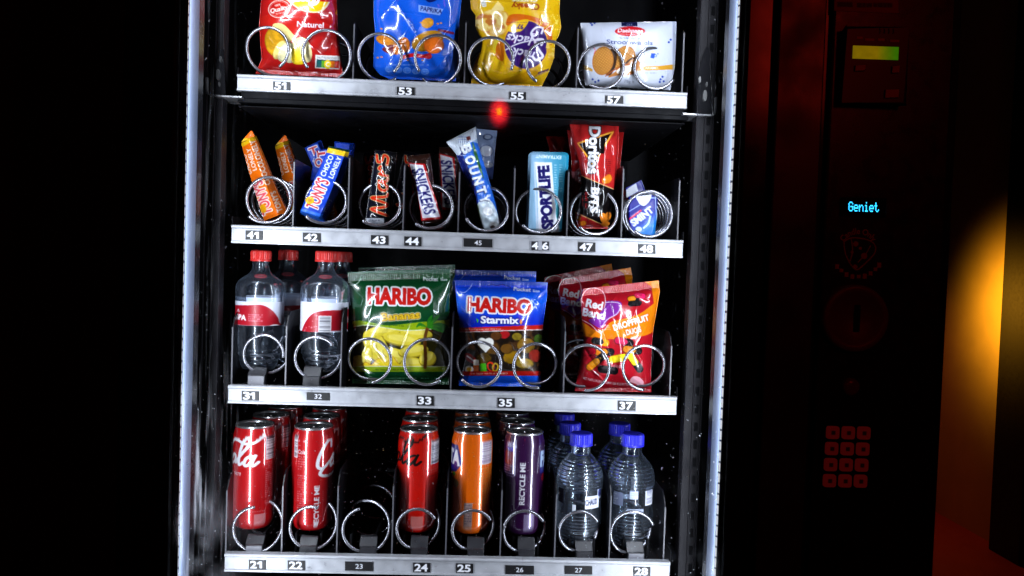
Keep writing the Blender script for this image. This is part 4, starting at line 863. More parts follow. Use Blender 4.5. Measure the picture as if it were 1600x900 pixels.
rr_ = lambda y0, y1, xa, xb, sg, rad=7: [(xa+(xb-xa)*(y-y0)/(y1-y0)+sg*(rad-math.sqrt(max(0, rad*rad-max(0, rad-(y-y0), rad-(y1-y))**2))), y) for y in np.r_[np.linspace(y0, y0+rad, 8), np.linspace(y1-rad, y1, 8)]]
bag('gum_pack', 'light blue and teal chewing gum pack with dark lettering, upright above number 46', 'gum pack', None, rr_(237, 362, 826, 821, 1), rr_(238, 363, 889, 882, -1), A, .046, .007, 0, 1, material=CARTON, seed=18, wr=.0003, depth=.006, prof=lambda s, t: np.clip(np.minimum(np.minimum(s, 1-s)*14, np.minimum(t, 1-t)*24), 0, 1)**.6, backcol=(.5, .6, .7))
# small corn snack bag, standing on its side
A = Art(872, 178, 984, 364, (.70, .13, .13))
A.mix(A.poly([(900, 272), (961, 297), (957, 358), (898, 330)]), (.05, .035, .04)); A.mix(A.stroke([(900, 271), (962, 297)], 1.3), (.88, .70, .45)); A.mix(A.stroke([(897, 331), (957, 358)], 1.3), (.88, .70, .45))
A.mix(A.poly([(903, 224), (958, 206), (927, 258)]), (.05, .03, .03))
for (a, b_) in (((903, 224), (958, 206)), ((958, 206), (927, 258)), ((927, 258), (903, 224))): A.mix(A.stroke([a, b_], 2.8), (.90, .50, .10)); A.mix(A.stroke([a, b_], 1.0), (.97, .80, .35))
A.mix(A.poly([(914, 222), (946, 212), (944, 240), (920, 240)]), (.05, .03, .03))
m = A.text('Doritos', 928.5, 234.5, 16, 74, -92, .045); A.mix(A.grow(m, 1.3), (.04, .03, .04)); A.mix(m, WHITE)
m = A.text('BITS', 929, 313, 11.5, 40, -93, .05, .1); A.mix(m, (.92, .92, .94)); A.lines(914, 300, 919, 326, 9, (.70, .12, .14), 4, .9, w=1.6); A.lines(909, 305, 912, 322, 7, (.6, .1, .12), 5, .8, w=1.2); A.lines(946, 248, 955, 272, 8, (.30, .05, .06), 7, .8, w=1.4)
for x, y, rx, ry, ro in ((948, 281, 8, 6, 25), (951, 279, 5, 7, -10), (944, 342, 6, 10, 20), (950, 338, 5, 7, -20), (946, 350, 7, 4, 10), (903, 341, 5, 4, 0), (911, 349, 5, 4, 10)): chip(A, x, y, rx, ry, ro, (.90, .50, .12), int(x))
A.mix(A.ell(898, 355, 8, 6), (.7, .2, .1), .5)
SB = 'red corn snack bags above number 47'
dor = bag('snack_bag', 'small red and black corn snack bag turned sideways, front one above number 47', 'crisp bag', SB, [(888, 183), (894, 215), (903, 250), (909, 285), (899, 322), (899, 345), (905, 357)], [(967, 186), (967, 215), (965, 258), (961, 297), (958, 330), (956, 358)], A, .054, .026, .05, .985, seed=19, wr=.0020, backcol=(.6, .1, .1))
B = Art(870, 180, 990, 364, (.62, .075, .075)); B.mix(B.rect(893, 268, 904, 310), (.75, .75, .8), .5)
bag('snack_bag', 'dark red corn snack bag directly behind the front one, its flaps showing on both sides', 'crisp bag', SB, [(880, 190), (886, 204), (893, 250), (893, 300), (893, 356)], [(977, 194), (975, 206), (971, 240), (966, 300), (964, 358)], B, .105, .020, .06, 1, seed=20, wr=.002, backcol=(.4, .05, .05))
bag('snack_bag', 'red corn snack bag far back in the shadow beside the gum pack', 'crisp bag', SB, [(850, 204), (858, 230), (866, 300), (868, 350)], [(902, 206), (905, 240), (906, 300), (906, 350)], B, .170, .020, .06, 1, seed=21, wr=.002, backcol=(.4, .05, .05))
# mints
def mint(label, L, R, Y, art, seed): return bag('mint_box', label, 'mint box', 'mint boxes above number 48', L, R, art, Y, .004, 0, 1, material=CARTON, seed=seed, wr=.0001, creases=1, depth=.016, backcol=(.1, .1, .6), part='carton', prof=lambda s, t: np.clip(np.minimum(s, 1-s)*22, 0, 1)**.6)
A = Art(972, 290, 1036, 374, (.04, .06, .52)); f = np.clip((A.Y-(352-(A.X-985)*.75))/26, 0, 1)[..., None]; A.a = A.a*(1-f)+np.array((.05, .50, .88))*f
A.mix(A.poly(crv([(994, 308), (1003, 302), (1018, 298), (1016, 312), (1008, 321), (1001, 320), (996, 313)], 5, True)), (.90, .92, .97)); A.mix(A.stroke([(982, 331), (1000, 320)], .9), (.75, .85, 1)); A.mix(A.stroke([(984, 342), (1001, 329)], 3), (.85, .12, .30)); A.mix(A.text('Sugar free', 992, 334, 2.5, 14, 34), WHITE)
m = A.text('SMINT', 1003, 338, 10, 40, 37, .05); A.mix(A.grow(m, .8), (.2, .3, .8)); A.mix(m, (.90, .94, .98)); A.mix(A.stroke(crv([(1006, 356), (1013, 349), (1016, 338)], 5), 3), (.75, .9, 1)); A.mix(A.ell(998, 358, 5, 4), (.85, .92, .98)); A.mix(A.rect(1024.6, 302, 1026.2, 366, 3), (.8, .9, 1), .8); A.mix(A.rect(1016, 308.5, 1026, 310), (.7, .8, 1))
mint('small blue mint box with white slanted lettering leaning inside the coil above number 48', [(981, 308), (981, 340), (984, 363)], [(1028, 303), (1026, 340), (1023, 368)], .045, A, 1)
B = Art(970, 276, 1016, 374, (.05, .06, .52)); B.mix(B.poly([(976, 298), (994, 286), (997, 299), (978, 310)]), (.85, .87, .93)); B.mix(B.stroke([(1002, 282), (1010, 300)], 1), (.8, .85, .95)); B.mix(B.poly([(978, 300), (982, 300), (982, 310), (978, 310)]), (.9, .92, .95)); B.mix(B.text('SMINT', 988, 365, 3, 10, 0), (.6, .65, .9))
mint('blue mint box with its white flap corner up, behind the slanted one above number 48', [(977, 294), (978, 330), (976, 371)], [(1002, 281), (1009, 300), (1008, 371)], .082, B, 2)

# ------------------------------------------------------------------ third shelf: bottles and sweet bags
PET, t, p = newmat('clear_pet'); t.nodes.remove(p); N = t.nodes.new; out = t.nodes['Material Output']      # thin clear plastic walls
tr = N('ShaderNodeBsdfTransparent'); tr.inputs[0].default_value = (.90, .94, .98, 1)
g1 = N('ShaderNodeBsdfGlossy'); g1.inputs['Roughness'].default_value = .07; g2 = N('ShaderNodeBsdfGlossy'); g2.inputs['Roughness'].default_value = .26; g2.inputs[0].default_value = (.75, .86, 1, 1)
df = N('ShaderNodeBsdfTranslucent'); df.inputs[0].default_value = (.70, .82, 1, 1); fr = N('ShaderNodeFresnel'); fr.inputs[0].default_value = 1.75
mg = N('ShaderNodeMixShader'); mg.inputs[0].default_value = .45; t.links.new(g1.outputs[0], mg.inputs[1]); t.links.new(g2.outputs[0], mg.inputs[2])
m1 = N('ShaderNodeMixShader'); t.links.new(fr.outputs[0], m1.inputs[0]); t.links.new(tr.outputs[0], m1.inputs[1]); t.links.new(mg.outputs[0], m1.inputs[2])
m2 = N('ShaderNodeMixShader'); m2.inputs[0].default_value = .16; t.links.new(m1.outputs[0], m2.inputs[1]); t.links.new(df.outputs[0], m2.inputs[2]); t.links.new(m2.outputs[0], out.inputs[0])
def capm(name, c): return mat(name, c, .35, 0, .5)
REDCAP = capm('red_cap', (.72, .035, .03)); BLUECAP = capm('blue_cap', (.03, .03, .62))
def spa(label, cx, y0, yb, art, cap_r, r, Y=.054, xz=None, lab=(0, 0)):
    P = [(12.5, y0+16), (12.5, y0+26), (17, y0+36), (27, y0+43), (34, y0+50), (r, y0+60), (r, y0+72), (r-.7, y0+90), (r-.7, y0+118), (r-.6, y0+134), (r-1.2, y0+150), (r-5, y0+164), (r-9, y0+176), (r-13, y0+184)]
    return bottle(label, 'red-capped water bottles', cx, Y, y0, yb, P, (cap_r, y0, y0+17), REDCAP, PET, art, (lab[0], lab[1], r-.3), rib=[(y0+152, y0+176, 9, .8)], xz=xz)
A = Art(-125, 455, 125, 520, (.80, .82, .88)); 
up = crv([(-125, 478), (-60, 477), (-10, 475), (12, 474), (28, 482), (40, 494), (52, 505), (125, 508)], 8); A.mix(A.poly(np.concatenate([up, [(125, 506), (60, 506), (-125, 506)]])), (.62, .05, .12))
A.mix(A.text('SPA', -22, 494, 8, 22, -2, .03), WHITE); A.mix(A.stroke(crv([(-32, 486), (-28, 482), (-26, 486)], 4), 1), WHITE); A.lines(-8, 488, 14, 500, 4, (.9, .7, .75), 3, .8, w=1.2)
A.mix((A.Y > 506), (.72, .74, .78)); A.mix(A.ell(34, 516, 18, 12), (.88, .88, .90))
spa('clear water bottle with red cap and half dark label reading SPA, above number 31', 404, 391, 580, A, 15.5, 37, lab=(463, 506))
A = Art(-125, 455, 125, 540, (.84, .86, .92))
lo = crv([(-62, 536), (-44, 528), (-28, 505), (-14, 490), (0, 484), (30, 482), (125, 482)], 8); A.mix(A.poly(np.concatenate([lo, [(125, 512), (10, 514), (-10, 516), (-30, 526), (-50, 540), (-62, 540)]])), (.64, .05, .12))
rng = np.random.default_rng(9)
for k in range(40): a, b_ = rng.uniform(-40, 5), rng.uniform(488, 524); A.mix(A.ell(a, b_, .9, .9), (.85, .5, .55))
A.bars(-2, 491, 17, 520, 4); A.mix(A.text('SPA', 52, 497, 9, 26, 0, .03), WHITE); 
b2 = spa('clear water bottle with red cap and white label with barcode, above number 32', 505, 392, 578, A, 16, 37, lab=(465, 516))
for (dx, lb) in ((.010, 'red-capped water bottle standing behind the one with the barcode label'), ):
    c = copy_tree(b2, (b2.location[0]+dx, .130, b2.location[2]), lb)
c = copy_tree(b2, (at(404, 480, .054)[0]+.022, .130, b2.location[2]), 'red-capped water bottle in the dark behind the one reading SPA')

def haribo_word(A, cx, cy, h, w, ang):
    m = A.text('HARIBO', cx, cy, h, w, ang, .055); A.mix(A.grow(m, 2.6), (.93, .93, .95)); A.mix(m, (.78, .09, .07))
GRN = (.03, .27, .13)
def banana_art(A):
    A.mix(A.text('Pocket', 673, 436, 5.6, 23, -1, .03), WHITE); A.mix(A.text('Size', 693.5, 436.5, 4, 11, -1, .02), WHITE)
    A.mix(A.stroke(crv([(547, 445), (553, 446), (560, 441), (564, 434)], 5), .9), (.85, .92, .88)); 
    win = np.concatenate([crv([(540, 512), (556, 509), (575, 507), (605, 512), (640, 516), (710, 511)], 6), [(710, 576), (540, 576)]]); A.mix(A.poly(win), (.16, .15, .03))
    rng = np.random.default_rng(3)
    for (cx, cy, rx, ry, ro) in ((600, 517, 28, 9, 4), (650, 520, 26, 9, -6), (582, 540, 12, 26, 25), (572, 560, 9, 22, -12), (598, 545, 9, 24, 20), (628, 530, 30, 10, -8), (622, 556, 26, 11, -22), (646, 548, 24, 10, 8), (640, 566, 26, 9, -4), (606, 566, 22, 9, 10), (560, 566, 12, 12, 0), (668, 560, 14, 12, 20)):
        A.mix(A.ell(cx, cy+1.5, rx, ry, ro), (.58, .50, .08)); A.mix(A.ell(cx, cy, rx-.8, ry-1, ro), (.86, .78, .22)); A.mix(A.ell(cx-1, cy-1.5, rx*.75, ry*.5, ro), (.93, .87, .42), .7)
    A.mix(A.poly(crv([(562, 572), (572, 566), (580, 570), (592, 560), (604, 566), (612, 556), (622, 568), (630, 576), (562, 578)], 4, True)), (.92, .80, .12)); A.mix(A.stroke(crv([(562, 572), (572, 566), (580, 570), (592, 560), (604, 566), (612, 556), (622, 568)], 4), .8), (.75, .45, .08))
    A.mix(A.poly(np.concatenate([crv([(540, 503), (562, 501), (580, 504), (610, 508), (660, 503), (710, 499)], 6), crv([(710, 511), (640, 516), (605, 512), (575, 508), (556, 510), (540, 513)], 6)])), (.55, .66, .06)); A.mix(A.stroke(crv([(540, 513), (556, 510), (575, 508), (605, 512.5), (640, 516.5), (710, 511)], 6), 1), (.9, .93, .8))
    A.mix(A.text('Kids and grown-ups love it so', 603, 507.5, 2.8, 56, -3, .005), (.10, .25, .08))
    A.mix(A.rect(535, 572, 712, 573), (.92, .93, .85)); A.mix(A.rect(535, 573, 712, 581), (.55, .66, .06)); A.mix(A.text('... the happy world of HARIBO', 612, 577.5, 3, 60, 0, .005), (.10, .25, .08)); A.mix(A.Y > 581, GRN); A.lines(576, 589, 690, 593, 1, (.75, .85, .78), 5, .6, w=1.3)
    A.mix(A.stroke(crv([(668, 512), (664, 530), (665, 560), (664, 574)], 5), 5), (.42, .24, .08))
    for pts in ([(668, 512), (676, 498), (688, 491), (680, 503)], [(668, 512), (684, 504), (700, 509), (696, 516), (684, 511)], [(668, 512), (656, 504), (650, 512), (657, 509)], [(668, 512), (690, 512), (698, 522), (684, 517)], [(668, 512), (668, 500), (676, 492), (673, 503)]): A.mix(A.poly(crv(pts, 5, True)), (.12, .45, .10)); A.mix(A.poly(crv([tuple(np.array(p)*.6+np.array(pts[0])*.4) for p in pts], 4, True)), (.25, .60, .12), .7)
A = Art(536, 405, 712, 606, GRN); haribo_word(A, 624, 463, 23, 100, -1); m = A.text('Bananas', 626, 493.5, 11, 60, 4, .035); A.mix(A.grow(m, 1.5), (.90, .86, .70)); A.mix(A.grow(m, .7), (.40, .28, .04)); A.mix(m, (.86, .70, .14)); banana_art(A)
A.mix(A.Y < 426.5, (.30, .38, .35), .6); A.mix(A.stroke(crv([(609, 437), (612, 433), (620, 435), (630, 430), (640, 434), (643, 438)], 4), 1), (.02, .14, .08))
GB = 'green banana sweet bags'
gb = bag('sweet_bag', 'green sweet bag with yellow banana window, front one above number 33', 'sweet bag', GB, [(543, 425), (545, 450), (549, 485), (552, 520), (552, 560), (550, 599)], [(704, 420), (703, 450), (702, 490), (703, 530), (704, 570), (700, 601)], A, .050, .024, .085, .965, seed=52, wr=.0016, backcol=(.05, .3, .15), lean=.012)
c = copy_tree(gb, (gb.location[0]+.004, .125, gb.location[2]+.006), 'green banana sweet bag behind the front one, only its top edge showing')
A = Art(704, 430, 862, 608, (.03, .13, .72)); f = np.exp(-((A.Y-470)/24)**2)[..., None]; A.a = A.a*(1-f)+np.array((.04, .36, .90))*f
A.mix(A.text('Pocket', 816, 452, 5.6, 27, -4, .03), WHITE); A.mix(A.text('Size', 838, 454.5, 3.6, 11, -4, .02), WHITE); A.mix(A.stroke(crv([(718, 456), (726, 457), (734, 450), (738, 443)], 5), .8), (.8, .86, 1))
haribo_word(A, 780.5, 477.5, 20, 100, -2.5); m = A.text('Starmix', 781, 500, 10.5, 60, -1, .035); A.mix(A.grow(m, 1.6), (.04, .10, .50)); A.mix(m, WHITE); A.mix(A.poly([(744, 497), (748, 500), (746, 505)]), (.3, .7, .1)); A.mix(A.ell(814, 503, 2, 4), (.9, .5, .1))
A.mix(A.poly([(700, 513), (865, 507), (865, 515), (700, 520)]), (.75, .10, .06)); A.mix(A.text('Kids and grown-ups love it so ...', 757, 514, 2.8, 60, 1, .005), (.95, .85, .8))
win = A.poly([(700, 520), (865, 515), (865, 582), (700, 579)]); A.mix(win, (.10, .065, .04)); n_ = A.noise(14, 9); A.mix(win & (n_ > .60), (.30, .18, .07), .8); A.mix(A.stroke([(700, 519.5), (865, 514.5)], 1.1), (.9, .9, .92))
for (x, y, rx, ry, ro, c) in ((788, 523, 9, 6, 10, (.72, .10, .12)), (770, 545, 12, 9, 0, (.33, .22, .07)), (800, 558, 14, 10, 10, (.55, .40, .05)), (792, 545, 10, 8, 0, (.40, .26, .08)), (775, 525, 9, 7, 0, (.35, .2, .08)), (735, 560, 12, 6, -35, (.55, .12, .12)), (728, 530, 8, 5, 10, (.25, .14, .08)), (822, 540, 14, 12, 0, (.50, .36, .08)), (836, 556, 10, 10, 0, (.55, .14, .10)), (820, 568, 14, 8, 0, (.60, .48, .10)), (842, 530, 8, 8, 0, (.2, .3, .08)), (808, 526, 8, 6, 0, (.5, .42, .1)), (756, 560, 12, 9, 10, (.30, .22, .06))): chip(A, x, y, rx, ry, ro, c, int(x), .6)
A.mix(A.ell(753, 535, 7.5, 7, 0), (.90, .89, .86)); A.mix(A.ell(764, 535, 7.5, 7, 0), (.90, .89, .86)); A.mix(A.poly([(746, 538), (771, 538), (759, 551)]), (.90, .89, .86)); A.mix(A.stroke([(730, 556), (748, 570)], 2.2), (.88, .84, .84))
A.mix(A.ell(733, 577, 7, 5.5), (.90, .89, .85)); A.mix(A.ell(733, 577, 4, 3.4), (.93, .70, .08)); A.mix(A.rect(740, 562, 748, 572), (.92, .90, .84)); A.mix(A.rect(740, 571, 748, 581), (.90, .42, .08)); A.mix(A.rect(750, 568, 760, 581, 5), (.25, .66, .08)); A.mix(A.ring(767, 573, 6, 8, 2.4, 20), (.85, .2, .1)); A.mix(A.ring(774, 574, 5, 7, 2.2, -10), (.92, .75, .15))
A.mix(A.rect(690, 580, 870, 587), (.70, .09, .06)); A.mix(A.text('... the happy world of HARIBO', 762, 583.5, 2.8, 62, 0, .005), (.95, .85, .8)); A.mix(A.Y > 587, (.04, .34, .88)); A.mix(A.Y < 446, (.30, .36, .55), .5); A.mix(A.stroke(crv([(762, 446), (770, 444.5), (776, 446), (784, 444.5), (794, 447), (798, 450)], 4), 1), (.02, .05, .3))
BB = 'blue mixed sweet bags'
bb = bag('sweet_bag', 'blue sweet bag with star mix lettering and candy window, front one above number 35', 'sweet bag', BB, [(711, 438), (712, 460), (717, 500), (719, 535), (719, 570), (717, 603)], [(856, 441), (855, 462), (849, 505), (845, 540), (844, 570), (845, 604)], A, .050, .024, .06, .965, seed=71, wr=.0017, backcol=(.05, .2, .6), lean=.012)
c = copy_tree(bb, (bb.location[0]-.012, .125, bb.location[2]+.014), 'blue sweet bag behind the front one, only its dark blue top showing')
RDB = (.70, .075, .135)
A = Art(892, 432, 1036, 618, RDB)
A.mix(A.poly([(1004, 438), (1032, 436), (1032, 470), (1022, 476), (1018, 448)]), (.93, .52, .06))
A.mix(A.poly(crv([(938, 478), (950, 470), (971, 473), (966, 490), (952, 498), (940, 512), (928, 508), (920, 500), (936, 492)], 5, True)), (.50, .16, .60)); A.mix(A.stroke(crv([(940, 474), (956, 472), (970, 476), (964, 490), (948, 500), (940, 512)], 6), 1), (.95, .9, .95))
A.mix(A.poly(np.concatenate([crv([(905, 502), (915, 506), (930, 516), (944, 514), (955, 503), (975, 498), (1000, 490), (1034, 464)], 6), crv([(1034, 508), (1022, 518), (1000, 526), (950, 530), (905, 524)], 6)])), (.93, .50, .05))
A.mix(A.ell(927, 471, 19, 20), RDB); A.mix(A.stroke(crv([(908, 478), (910, 462), (918, 452), (930, 450), (942, 456), (946, 470), (944, 482)], 6), 1.1), (.97, .9, .92)); A.mix(A.stroke(crv([(910, 500), (924, 508), (938, 520), (950, 508)], 6), 1), (.95, .85, .9))
A.mix(A.text('Red', 929, 475.5, 12, 27, -12, .04), WHITE); A.mix(A.text('Band', 928, 490, 11.5, 36, -10, .04), WHITE)
m = A.text('DROPFRUIT', 986, 504, 9, 58, 17, .04); A.mix(A.grow(m, 1), (.85, .30, .04)); A.mix(m, (.97, .93, .88)); m = A.text("DUO'S", 990, 517, 8, 24, 14, .04); A.mix(A.grow(m, 1), (.85, .30, .04)); A.mix(m, (.97, .93, .88)); A.lines(934, 508, 954, 516, 3, (.95, .85, .85), 8, .7, w=1)
K_ = (.07, .06, .07)
for (x, y, L_, ro, c1, c2) in ((938, 534, 22, -10, (.10, .09, .1), (.90, .45, .08)), (944, 550, 26, 0, (.92, .5, .1), K_), (975, 534, 24, -12, (.80, .12, .30), K_), (988, 547, 24, -8, (.85, .50, .12), K_), (966, 560, 22, 10, (.93, .78, .10), (.93, .70, .1)), (932, 565, 34, 40, (.93, .55, .08), K_), (992, 566, 32, -55, (.93, .80, .12), K_), (950, 578, 26, -8, K_, K_), (916, 550, 24, 5, (.70, .06, .14), (.70, .08, .16)), (990, 466, 14, 10, (.92, .55, .08), K_), (1000, 462, 12, -10, (.80, .1, .3), (.8, .1, .3)), (992, 474, 16, 5, K_, K_)):
    a = math.radians(ro); d_ = np.array([math.cos(a), -math.sin(a)]); c0 = np.array([x, y]); r_ = 9 if L_ > 20 else 6
    A.mix(A.stroke([c0-d_*L_*.4, c0+d_*L_*.4], r_+3), np.array(c2)*.6); A.mix(A.stroke([c0, c0+d_*L_*.4], r_+1.5), np.array(c2)*1.4); A.mix(A.stroke([c0-d_*L_*.4, c0], r_+1.5), c1)
    mm_ = A.text('RED', x, y, 4, L_*.55, ro, .01); A.mix(mm_, np.minimum(1, np.array(c1)+.25), .6)
A.mix(A.text('RED BAND', 960, 572, 4, 22, -5, .02), (.8, .8, .8), .7); fnc = lambda x, y: (950+x*1.0, 598+.0022*(x+8)**2*-.6+x*.16-y)
A.mix(A.text("MET NATUURLIJKE AROMA'S EN KLEURSTOFFEN", 0, 0, 3.6, 78, 0, .015, 0, fnc), WHITE); A.mix(A.poly(crv([(984, 596), (990, 588), (1000, 590), (1006, 598), (1000, 604), (994, 600)], 4, True)), (.97, .80, .85), .8)
A.mix((A.Y > 604) & (np.mod(A.X, 2.2) < .8), (.6, .04, .08), .6)
RB = 'red sweet bags above number 37'
top_w = lambda s, t: np.clip(1-np.abs(2*s-1)**2.4, 0, 1)**.62*np.clip(1-np.abs(2*np.clip((t-.03)/.94, 0, 1)-1)**3, 0, 1)**.75
rb = bag('sweet_bag', 'red sweet bag with orange band and liquorice candies, front one above number 37', 'sweet bag', RB, [(912, 451), (907, 470), (909, 500), (912, 530), (907, 560), (898, 611)], [(1029, 438), (1031, 455), (1026, 485), (1021, 512), (1018, 545), (1017, 580), (1018, 613)], A, .050, .026, .07, .965, seed=83, wr=.0022, backcol=(.6, .05, .1), lean=.010)
c = copy_tree(rb, (rb.location[0]-.020, .118, rb.location[2]+.014), 'red sweet bag second in line, its white logo outline half covered by the front one'); c.rotation_euler = (0, math.radians(-3), 0)
c = copy_tree(rb, (rb.location[0]-.034, .180, rb.location[2]+.017), 'red sweet bag third in line, furthest back and darkest above number 37'); c.rotation_euler = (0, math.radians(-5), 0)

# ------------------------------------------------------------------ bottom shelf: cans and water bottles
Y2 = .0549; PITCH = .072; ZB = -.2792-CAN_H+.0012
def py_of(x, y, z): d = np.array([x, y, z])-CAM; return 450-F_PX*(d@_u)/(d@_fw)
def px_of(x, y, z): d = np.array([x, y, z])-CAM; return 800+F_PX*(d@_r)/(d@_fw)
COLA = [[(1.55, 1.75), (1.35, 2.3), (.75, 2.1), (.2, 1.1), (.2, .2), (.8, 0), (1.5, .5)], [(2.25, 1.0), (1.8, .6), (1.95, .05), (2.5, .35), (2.55, .85), (2.25, 1.0), (2.0, .6)], [(2.7, .2), (3.2, 1.0), (3.8, 1.9), (3.85, 2.5), (3.5, 2.6), (3.2, 2.0), (3.05, .9), (3.15, .05), (3.55, .3)], [(4.35, .95), (3.85, .75), (3.7, .2), (4.0, .0), (4.4, .5), (4.62, 1.0)], [(4.62, 1.0), (4.42, .3), (4.6, .0), (5.0, .35)], [(1.4, 1.7), (2.0, 2.35), (2.7, 2.4), (3.4, 2.15), (4.2, 2.2), (4.8, 2.6), (5.1, 2.9)]]
COCA = [[(1.55, 1.75), (1.35, 2.3), (.75, 2.1), (.2, 1.1), (.2, .2), (.8, 0), (1.5, .5)], [(2.15, 1.0), (1.7, .6), (1.85, .05), (2.4, .35), (2.45, .85), (2.15, 1.0), (1.9, .6)], [(3.3, .8), (3.0, 1.0), (2.6, .6), (2.75, .05), (3.3, .3)], [(4.15, .95), (3.65, .75), (3.5, .2), (3.8, 0), (4.2, .5), (4.42, 1.0)], [(4.42, 1.0), (4.22, .3), (4.5, 0), (4.9, .4)], [(.8, 0), (.6, -.5), (1.6, -.7), (3.2, -.5), (4.8, -.55)]]
def script_word(A, paths, x, y, sx, sy, w, col, slant=.15):
    for p in paths: A.mix(A.stroke(np.array([(x+(a+slant*b_)*sx, y-b_*sy) for a, b_ in crv(p, 7)]), w*1.0), col)
    for p in paths: A.mix(A.stroke(np.array([(x+(a+slant*b_)*sx+w*.35, y-b_*sy) for a, b_ in crv(p, 7)]), w*.8), col)
def mkcan(label, group, X, fn, base):
    c = px_of(X, Y2-CAN_R, ZB+.07); r = CAN_R*F_PX/((np.array([X, Y2, ZB+.07])-CAM)@_fw); v0 = py_of(X, Y2-CAN_R, ZB+CAN_H); v1 = py_of(X, Y2-CAN_R, ZB)
    A = Art(-math.pi*r-1, v0-3, math.pi*r+1, v1+3, base, res=2.2); fn(A, lambda px: U(px-c, r), r, c); return can(label, group, X, Y2, ZB, A, c, r, v0, v1)
CG = 'drink cans on the bottom shelf'
RED = (.73, .06, .085); PINKT = (.95, .70, .72)
def common(A, u0, u1, y0, y1, y2, col, seed=1, bar=True):
    if bar: A.bars(u0, y0, u1, y1, seed)
    A.lines(u0, y1+3, u1+3, y2, int((y2-y1)/3.2), col, seed, .75, w=1.3)
def a21(A, u, r, c):
    script_word(A, COLA, u(405)-5.3*16.5, 728, 16.5, 16, 4.2, WHITE); A.mix(A.text('ORIGINAL TASTE', u(376)-22, 742, 4.4, 44, 0, .02), WHITE)
    common(A, u(411), u(426), 682, 720, 790, PINKT, 3); A.mix(A.ring(u(421), 805, 5, 6, 1.2), PINKT); A.lines(u(394), 798, u(410), 802, 1, PINKT, 2); A.mix(A.rect(u(397), 804, u(412), 822), (.85, .80, .80), .55)
    script_word(A, COCA, 45, 720, 15, 16, 4.2, WHITE)
def a22(A, u, r, c):
    script_word(A, COCA, u(491), 733, 15.5, 18.5, 4.4, WHITE, .18)
    A.bars(u(457), 682, u(463.5), 717, 5); A.lines(u(464), 682, u(478), 700, 3, PINKT, 4, .8, w=1.4); A.mix(A.text('Cola', u(470), 707, 6, 14, 0, .02), WHITE); A.lines(u(464), 712, u(478), 736, 6, PINKT, 5, .8, w=1.3); A.lines(u(464), 742, u(477), 800, 16, PINKT, 6, .7, w=1.3)
    A.mix(A.text('RECYCLE ME', u(494.5), 792, 7, 66, 90, .035), WHITE); A.lines(u(502), 768, u(503.5), 820, 16, PINKT, 7, .6); A.mix(A.rect(u(508), 770, u(512), 815), (.5, .3, .34), .5); A.lines(u(476), 806, u(482), 824, 5, PINKT, 9, .7)
can21 = mkcan('red cola can with white script and a barcode, front one above number 21', CG, at(397, 740, Y2)[0], a21, RED)
can22 = mkcan('red cola can with recycle me printed upright on it, front one above number 22', CG, -.2007, a22, RED)
def a24(A, u, r, c):
    script_word(A, COLA, u(660)-5.3*16.5, 727, 16.5, 16, 3.4, (.06, .03, .03)); script_word(A, COCA, -125, 727, 15, 16, 3.4, (.06, .03, .03))
    A.bars(u(671), 688, u(683.5), 727, 7); A.lines(u(671), 730, u(684), 742, 3, PINKT, 8, .7); A.lines(u(666), 744, u(686), 747, 1, (.3, .05, .05), 8, .9, w=1.6); A.mix(A.rect(u(643), 807, u(662), 826), (.78, .72, .72), .55)
can24 = mkcan('orange-red cola can with black script lettering, front one above number 24', CG, -.051, a24, (.80, .065, .02))
def a25(A, u, r, c):
    A.mix(A.poly([(u(706)-30, 699), (u(714), 698), (u(719), 716), (u(722), 726), (u(712), 740), (u(706)-30, 746)]), (.13, .10, .45)); A.mix(A.text('FANTA', u(718)-36, 716, 21, 74, -4, .06), WHITE)
    A.bars(u(748), 691, u(766), 727, 9, ink=(.5, .35, .5)); A.lines(u(748), 731, u(768), 790, 15, (.90, .70, .45), 4, .75, w=1.4); A.mix(A.poly([(u(767), 690), (u(770), 691), (u(770), 706), (u(767), 700)]), (.15, .12, .5)); A.mix(A.ell(u(712), 758, 6, 6), (.55, .40, .15)); A.mix(A.ell(u(709), 744, 4, 3), (.3, .5, .1))
    A.mix(A.rect(u(726), 786, u(739), 826), (.55, .55, .62), .8); A.lines(u(727), 788, u(738), 825, 9, (.25, .22, .3), 6, .8, w=1.5)
can25 = mkcan('bright orange soda can with barcode and white lettering at its left edge, above number 25', CG, .0255, a25, (.93, .40, .02))
def a26(A, u, r, c):
    A.mix(A.text('FANTA', u(798), 697, 7.5, 20, 0, .04), (.80, .82, .95)); A.mix(A.poly([(u(790), 702), (u(804), 701), (u(798), 709)]), (.30, .22, .66)); A.mix(A.rect(u(789), 708, u(801), 728), (.50, .10, .16), .8); A.mix(A.rect(u(803.4), 690, u(805), 745), (.82, .82, .9)); A.lines(u(789), 729, u(803), 748, 5, (.75, .72, .82), 4, .8, w=1.3); A.lines(u(790), 755, u(800), 760, 1, (.5, .45, .55), 4, .8)
    A.mix(A.text('RECYCLE ME', u(816), 756, 8, 66, 90, .04), WHITE); A.lines(u(821.5), 742, u(822.8), 772, 10, (.8, .78, .85), 6, .7)
    A.mix(A.poly([(u(842), 708), (u(852)+50, 700), (u(852)+50, 745), (u(843), 742)]), (.14, .12, .50)); A.mix(A.text('FANTA', u(844)+34, 721, 22, 70, -2, .06), (.75, .85, .97)); A.mix(A.ell(u(849), 750, 8, 6), (.6, .08, .15)); A.mix(A.rect(u(820), 804, u(836), 830), (.75, .75, .85), .55); A.lines(u(821), 806, u(835), 829, 8, (.4, .36, .5), 6, .7)
can26 = mkcan('purple berry soda can with recycle me printed upright, front one above number 26', CG, .1003, a26, (.20, .055, .24))
